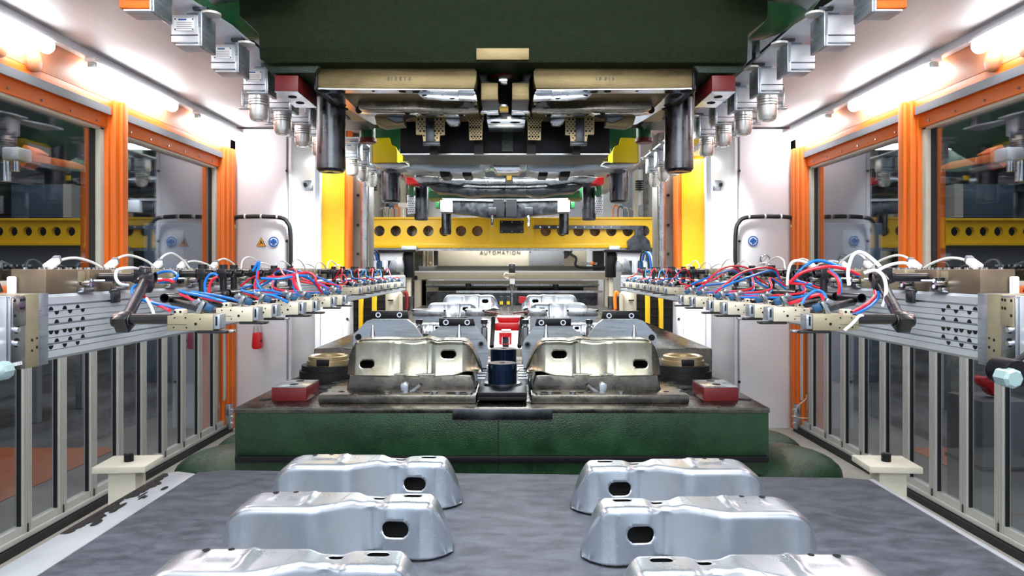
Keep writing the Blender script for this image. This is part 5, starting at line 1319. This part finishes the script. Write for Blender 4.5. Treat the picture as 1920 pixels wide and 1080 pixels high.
# white hoses arching along the rail tops
for s in (1, -1):
    for k in range(13):
        y = 2.92+k*.38+(k % 3)*.05; l = .30+.05*(k % 2); hgt = .045+.02*((k*7) % 3)
        hose(s, 'white', [(-1.93, y, 1.705), (-1.93, y+.03, 1.705+hgt*.7), (-1.92, y+.12, 1.705+hgt), (-1.91, y+l*.75, 1.705+hgt*.6), (-1.9, y+l, 1.70)], .006, 'arching over the %s tooling bar, %s from the front' % (side(s), ordw[k] if k < 10 else ('eleventh', 'twelfth', 'thirteenth')[k-10]), px=False)
        if k < 5:
            t = thing('plug_connector', 'white angled hose connector on the %s tooling bar, %s from the front' % (side(s), ordw[k]), 'connector', (-s*1.93, y-.03, 1.70))
            MB(s).obox((-1.93, y-.02, 1.722), (.035, .07, .028), (.45, 0, 0)).build('housing', 'sign_white', t, bevel=.006)
            MB(s).obox((-1.93, y+.015, 1.742), (.028, .02, .03), (.45, 0, 0)).build('clip', 'grey_seal', t, bevel=.003)
# looping pairs between the arms further back, both sides
for s in (1, -1):
    rnd = random.Random(11+s)
    for i in range(1, len(GR)):
        if i < (5 if s > 0 else 4): continue
        Y, Xe, L, z, grp = GR[i]
        xj = -1.68;  k = i if i < 7 else i-7
        for c, (col, off) in enumerate((('blue', 0), ('red', .018))):
            a = (Xe-L*.15, Y+.05, z+.095); b = (xj+.02, Y+(.7 if grp == 'near' else .35), 1.66)
            if grp == 'far' and (c + i) % 2: continue
            mid = ((a[0]+b[0])/2-.02+rnd.uniform(-.05, .05), (a[1]+b[1])/2+rnd.uniform(-.06, .06), (1.63 if grp == 'near' else 1.60)+rnd.uniform(-.04, .08 if grp == 'near' else .03)+off)
            hose(s, col, [a, (a[0]-.04, a[1]+.02, z+.125), mid, (b[0]+.03, b[1], b[2]+.03+off), (b[0]-.05, b[1]+.05, 1.62)], .0065, 'rising from the %s %s gripper, %s group' % (gord[k], side(s), 'front' if grp == 'near' else 'rear'), px=False)
            if i < 9: hose(s, col, [(xj+.02, Y+.1, 1.58+off), (xj+.14, Y+.04, 1.60+off+rnd.uniform(0, .05)), (xj+.2, Y-.1, 1.56+off), (Xe-L, Y-.06+off, z+.08)], .006, 'in a short bow beside the %s %s gripper, %s group' % (gord[k], side(s), 'front' if grp == 'near' else 'rear'), px=False)
# explicit right front hoses
H(1, 'blue', [(1488, 524, 3.1), (1500, 508, 3.1), (1520, 492, 3.1), (1540, 489, 3.1), (1570, 498, 3.08), (1612, 518, 3.05)], .007, 'in a high arch over the right rail')
H(1, 'red', [(1492, 521, 3.1), (1481, 530, 3.1), (1500, 513, 3.08), (1530, 503, 3.06), (1560, 500, 3.05), (1590, 506, 3.05), (1612, 516, 3.05)], .0075, 'in a high arch over the right rail')
H(1, 'red', [(1481, 531, 3.1), (1498, 532, 3.1), (1515, 531, 3.1)], .0065, 'short piece left of the second right joint')
H(1, 'blue', [(1487, 525, 3.1), (1505, 530, 3.1), (1522, 534, 3.1)], .0065, 'short piece left of the second right joint, lower')
H(1, 'red', [(1552, 508, 3.15), (1568, 520, 3.12), (1574, 538, 3.1), (1572, 552, 3.1)], .007, 'dropping behind the second right joint')
H(1, 'blue', [(1556, 506, 3.15), (1573, 522, 3.12), (1577, 540, 3.1), (1574, 552, 3.1)], .006, 'dropping behind the second right joint')
H(1, 'blue', [(1503, 570, 2.9), (1512, 556, 2.9), (1530, 545, 2.9), (1543, 549, 2.9), (1549, 562, 2.85), (1548, 575, 2.8)], .0065, 'hooped above the nearest right gripper')
H(1, 'red', [(1468, 571, 3.0), (1495, 565, 2.95), (1520, 556, 2.9), (1538, 553, 2.88), (1544, 562, 2.85), (1543, 578, 2.8)], .0075, 'hooped above the nearest right gripper')
H(1, 'red', [(1640, 546, 2.95), (1640, 556, 2.9), (1625, 570, 2.8), (1600, 584, 2.7), (1576, 591, 2.62)], .007, 'swept down from the nearest right joint')
H(1, 'blue', [(1646, 548, 2.95), (1645, 560, 2.9), (1628, 576, 2.8), (1602, 589, 2.7), (1576, 596, 2.61)], .007, 'swept down from the nearest right joint')
H(1, 'white', [(1592, 535, 3.0), (1590, 510, 3.0), (1596, 485, 3.0), (1605, 474, 3.0), (1620, 475, 3.0), (1640, 490, 2.95), (1650, 500, 2.93)], .008, 'in the highest loop over the right rail')
H(1, 'white', [(1645, 508, 2.9), (1660, 500, 2.9), (1680, 494, 2.88), (1700, 494, 2.85), (1708, 502, 2.83)], .007, 'arching to the last connector on the right rail')
H(1, 'white', [(1620, 512, 2.9), (1640, 507, 2.88), (1655, 516, 2.86), (1661, 535, 2.85), (1660, 560, 2.84), (1655, 575, 2.84)], .0075, 'looped around the nearest right top tube')
H(1, 'white', [(1476, 535, 3.2), (1478, 510, 3.2), (1485, 492, 3.2), (1500, 489, 3.2), (1520, 496, 3.2)], .0065, 'in a square bend over the right rail')
H(1, 'white', [(1583, 620, 2.58), (1600, 605, 2.58), (1612, 592, 2.6), (1622, 595, 2.62)], .006, 'across the nearest right lower tube')
for (px, py, d) in ((1508, 506, 3.09), (1499, 514, 3.09)):
    o = MB().obox(P(px, py, d), (.018, .02, .024), (0, .7, 0)).build('cable_tie', 'black'); tag(o, 'small black tie on the arching hoses over the right rail, %s one' % ('upper' if px == 1508 else 'lower'), 'clip', 'ties on the arching hoses')
# machine parts cut by the frame edges
t = thing('pipe_coupling', 'silver hexagonal pipe coupling with black hose cut by the right frame edge', 'coupling', P(1895, 700, 2.2))
c = P(1900, 710, 2.2)
MB().lathe((c.x, 2.2, c.z), [(0, -.01), (.024, -.01), (.032, 0), (.032, .05), (0, .05)], 8, 'Y').build('hex_head', 'teal_glass', t)
MB().lathe((c.x+.03, 2.23, c.z+.012), [(0, -.01), (.042, -.01), (.045, 0), (.045, .08), (0, .08)], 24, 'Y').build('collar', 'steel_black', t)
MB().tube([P(1885, 692, 2.25), P(1900, 680, 2.25), P(1925, 664, 2.25)], .01).build('hose', 'rubber', t)
t = thing('handle_knob', 'rounded pale blue machine knob cut by the left frame edge', 'knob', P(0, 700, 2.2))
c = P(-6, 697, 2.2); MB().lathe((c.x, 2.2, c.z), [(0, -.03), (.02, -.028), (.028, -.01), (.03, 0), (.03, .04), (0, .04)], 10, 'Y').build('knob', 'teal_glass', t)
o = MB().box(1.98, 2.02, 2.36, 2.40, 1.602, 1.625).box(2.0, 2.1, 2.2, 2.38, 1.604, 1.64).build('rail_terminal', 'alu', bevel=.004); tag(o, 'small terminal block on top of the right rail at the frame edge', 'terminal')
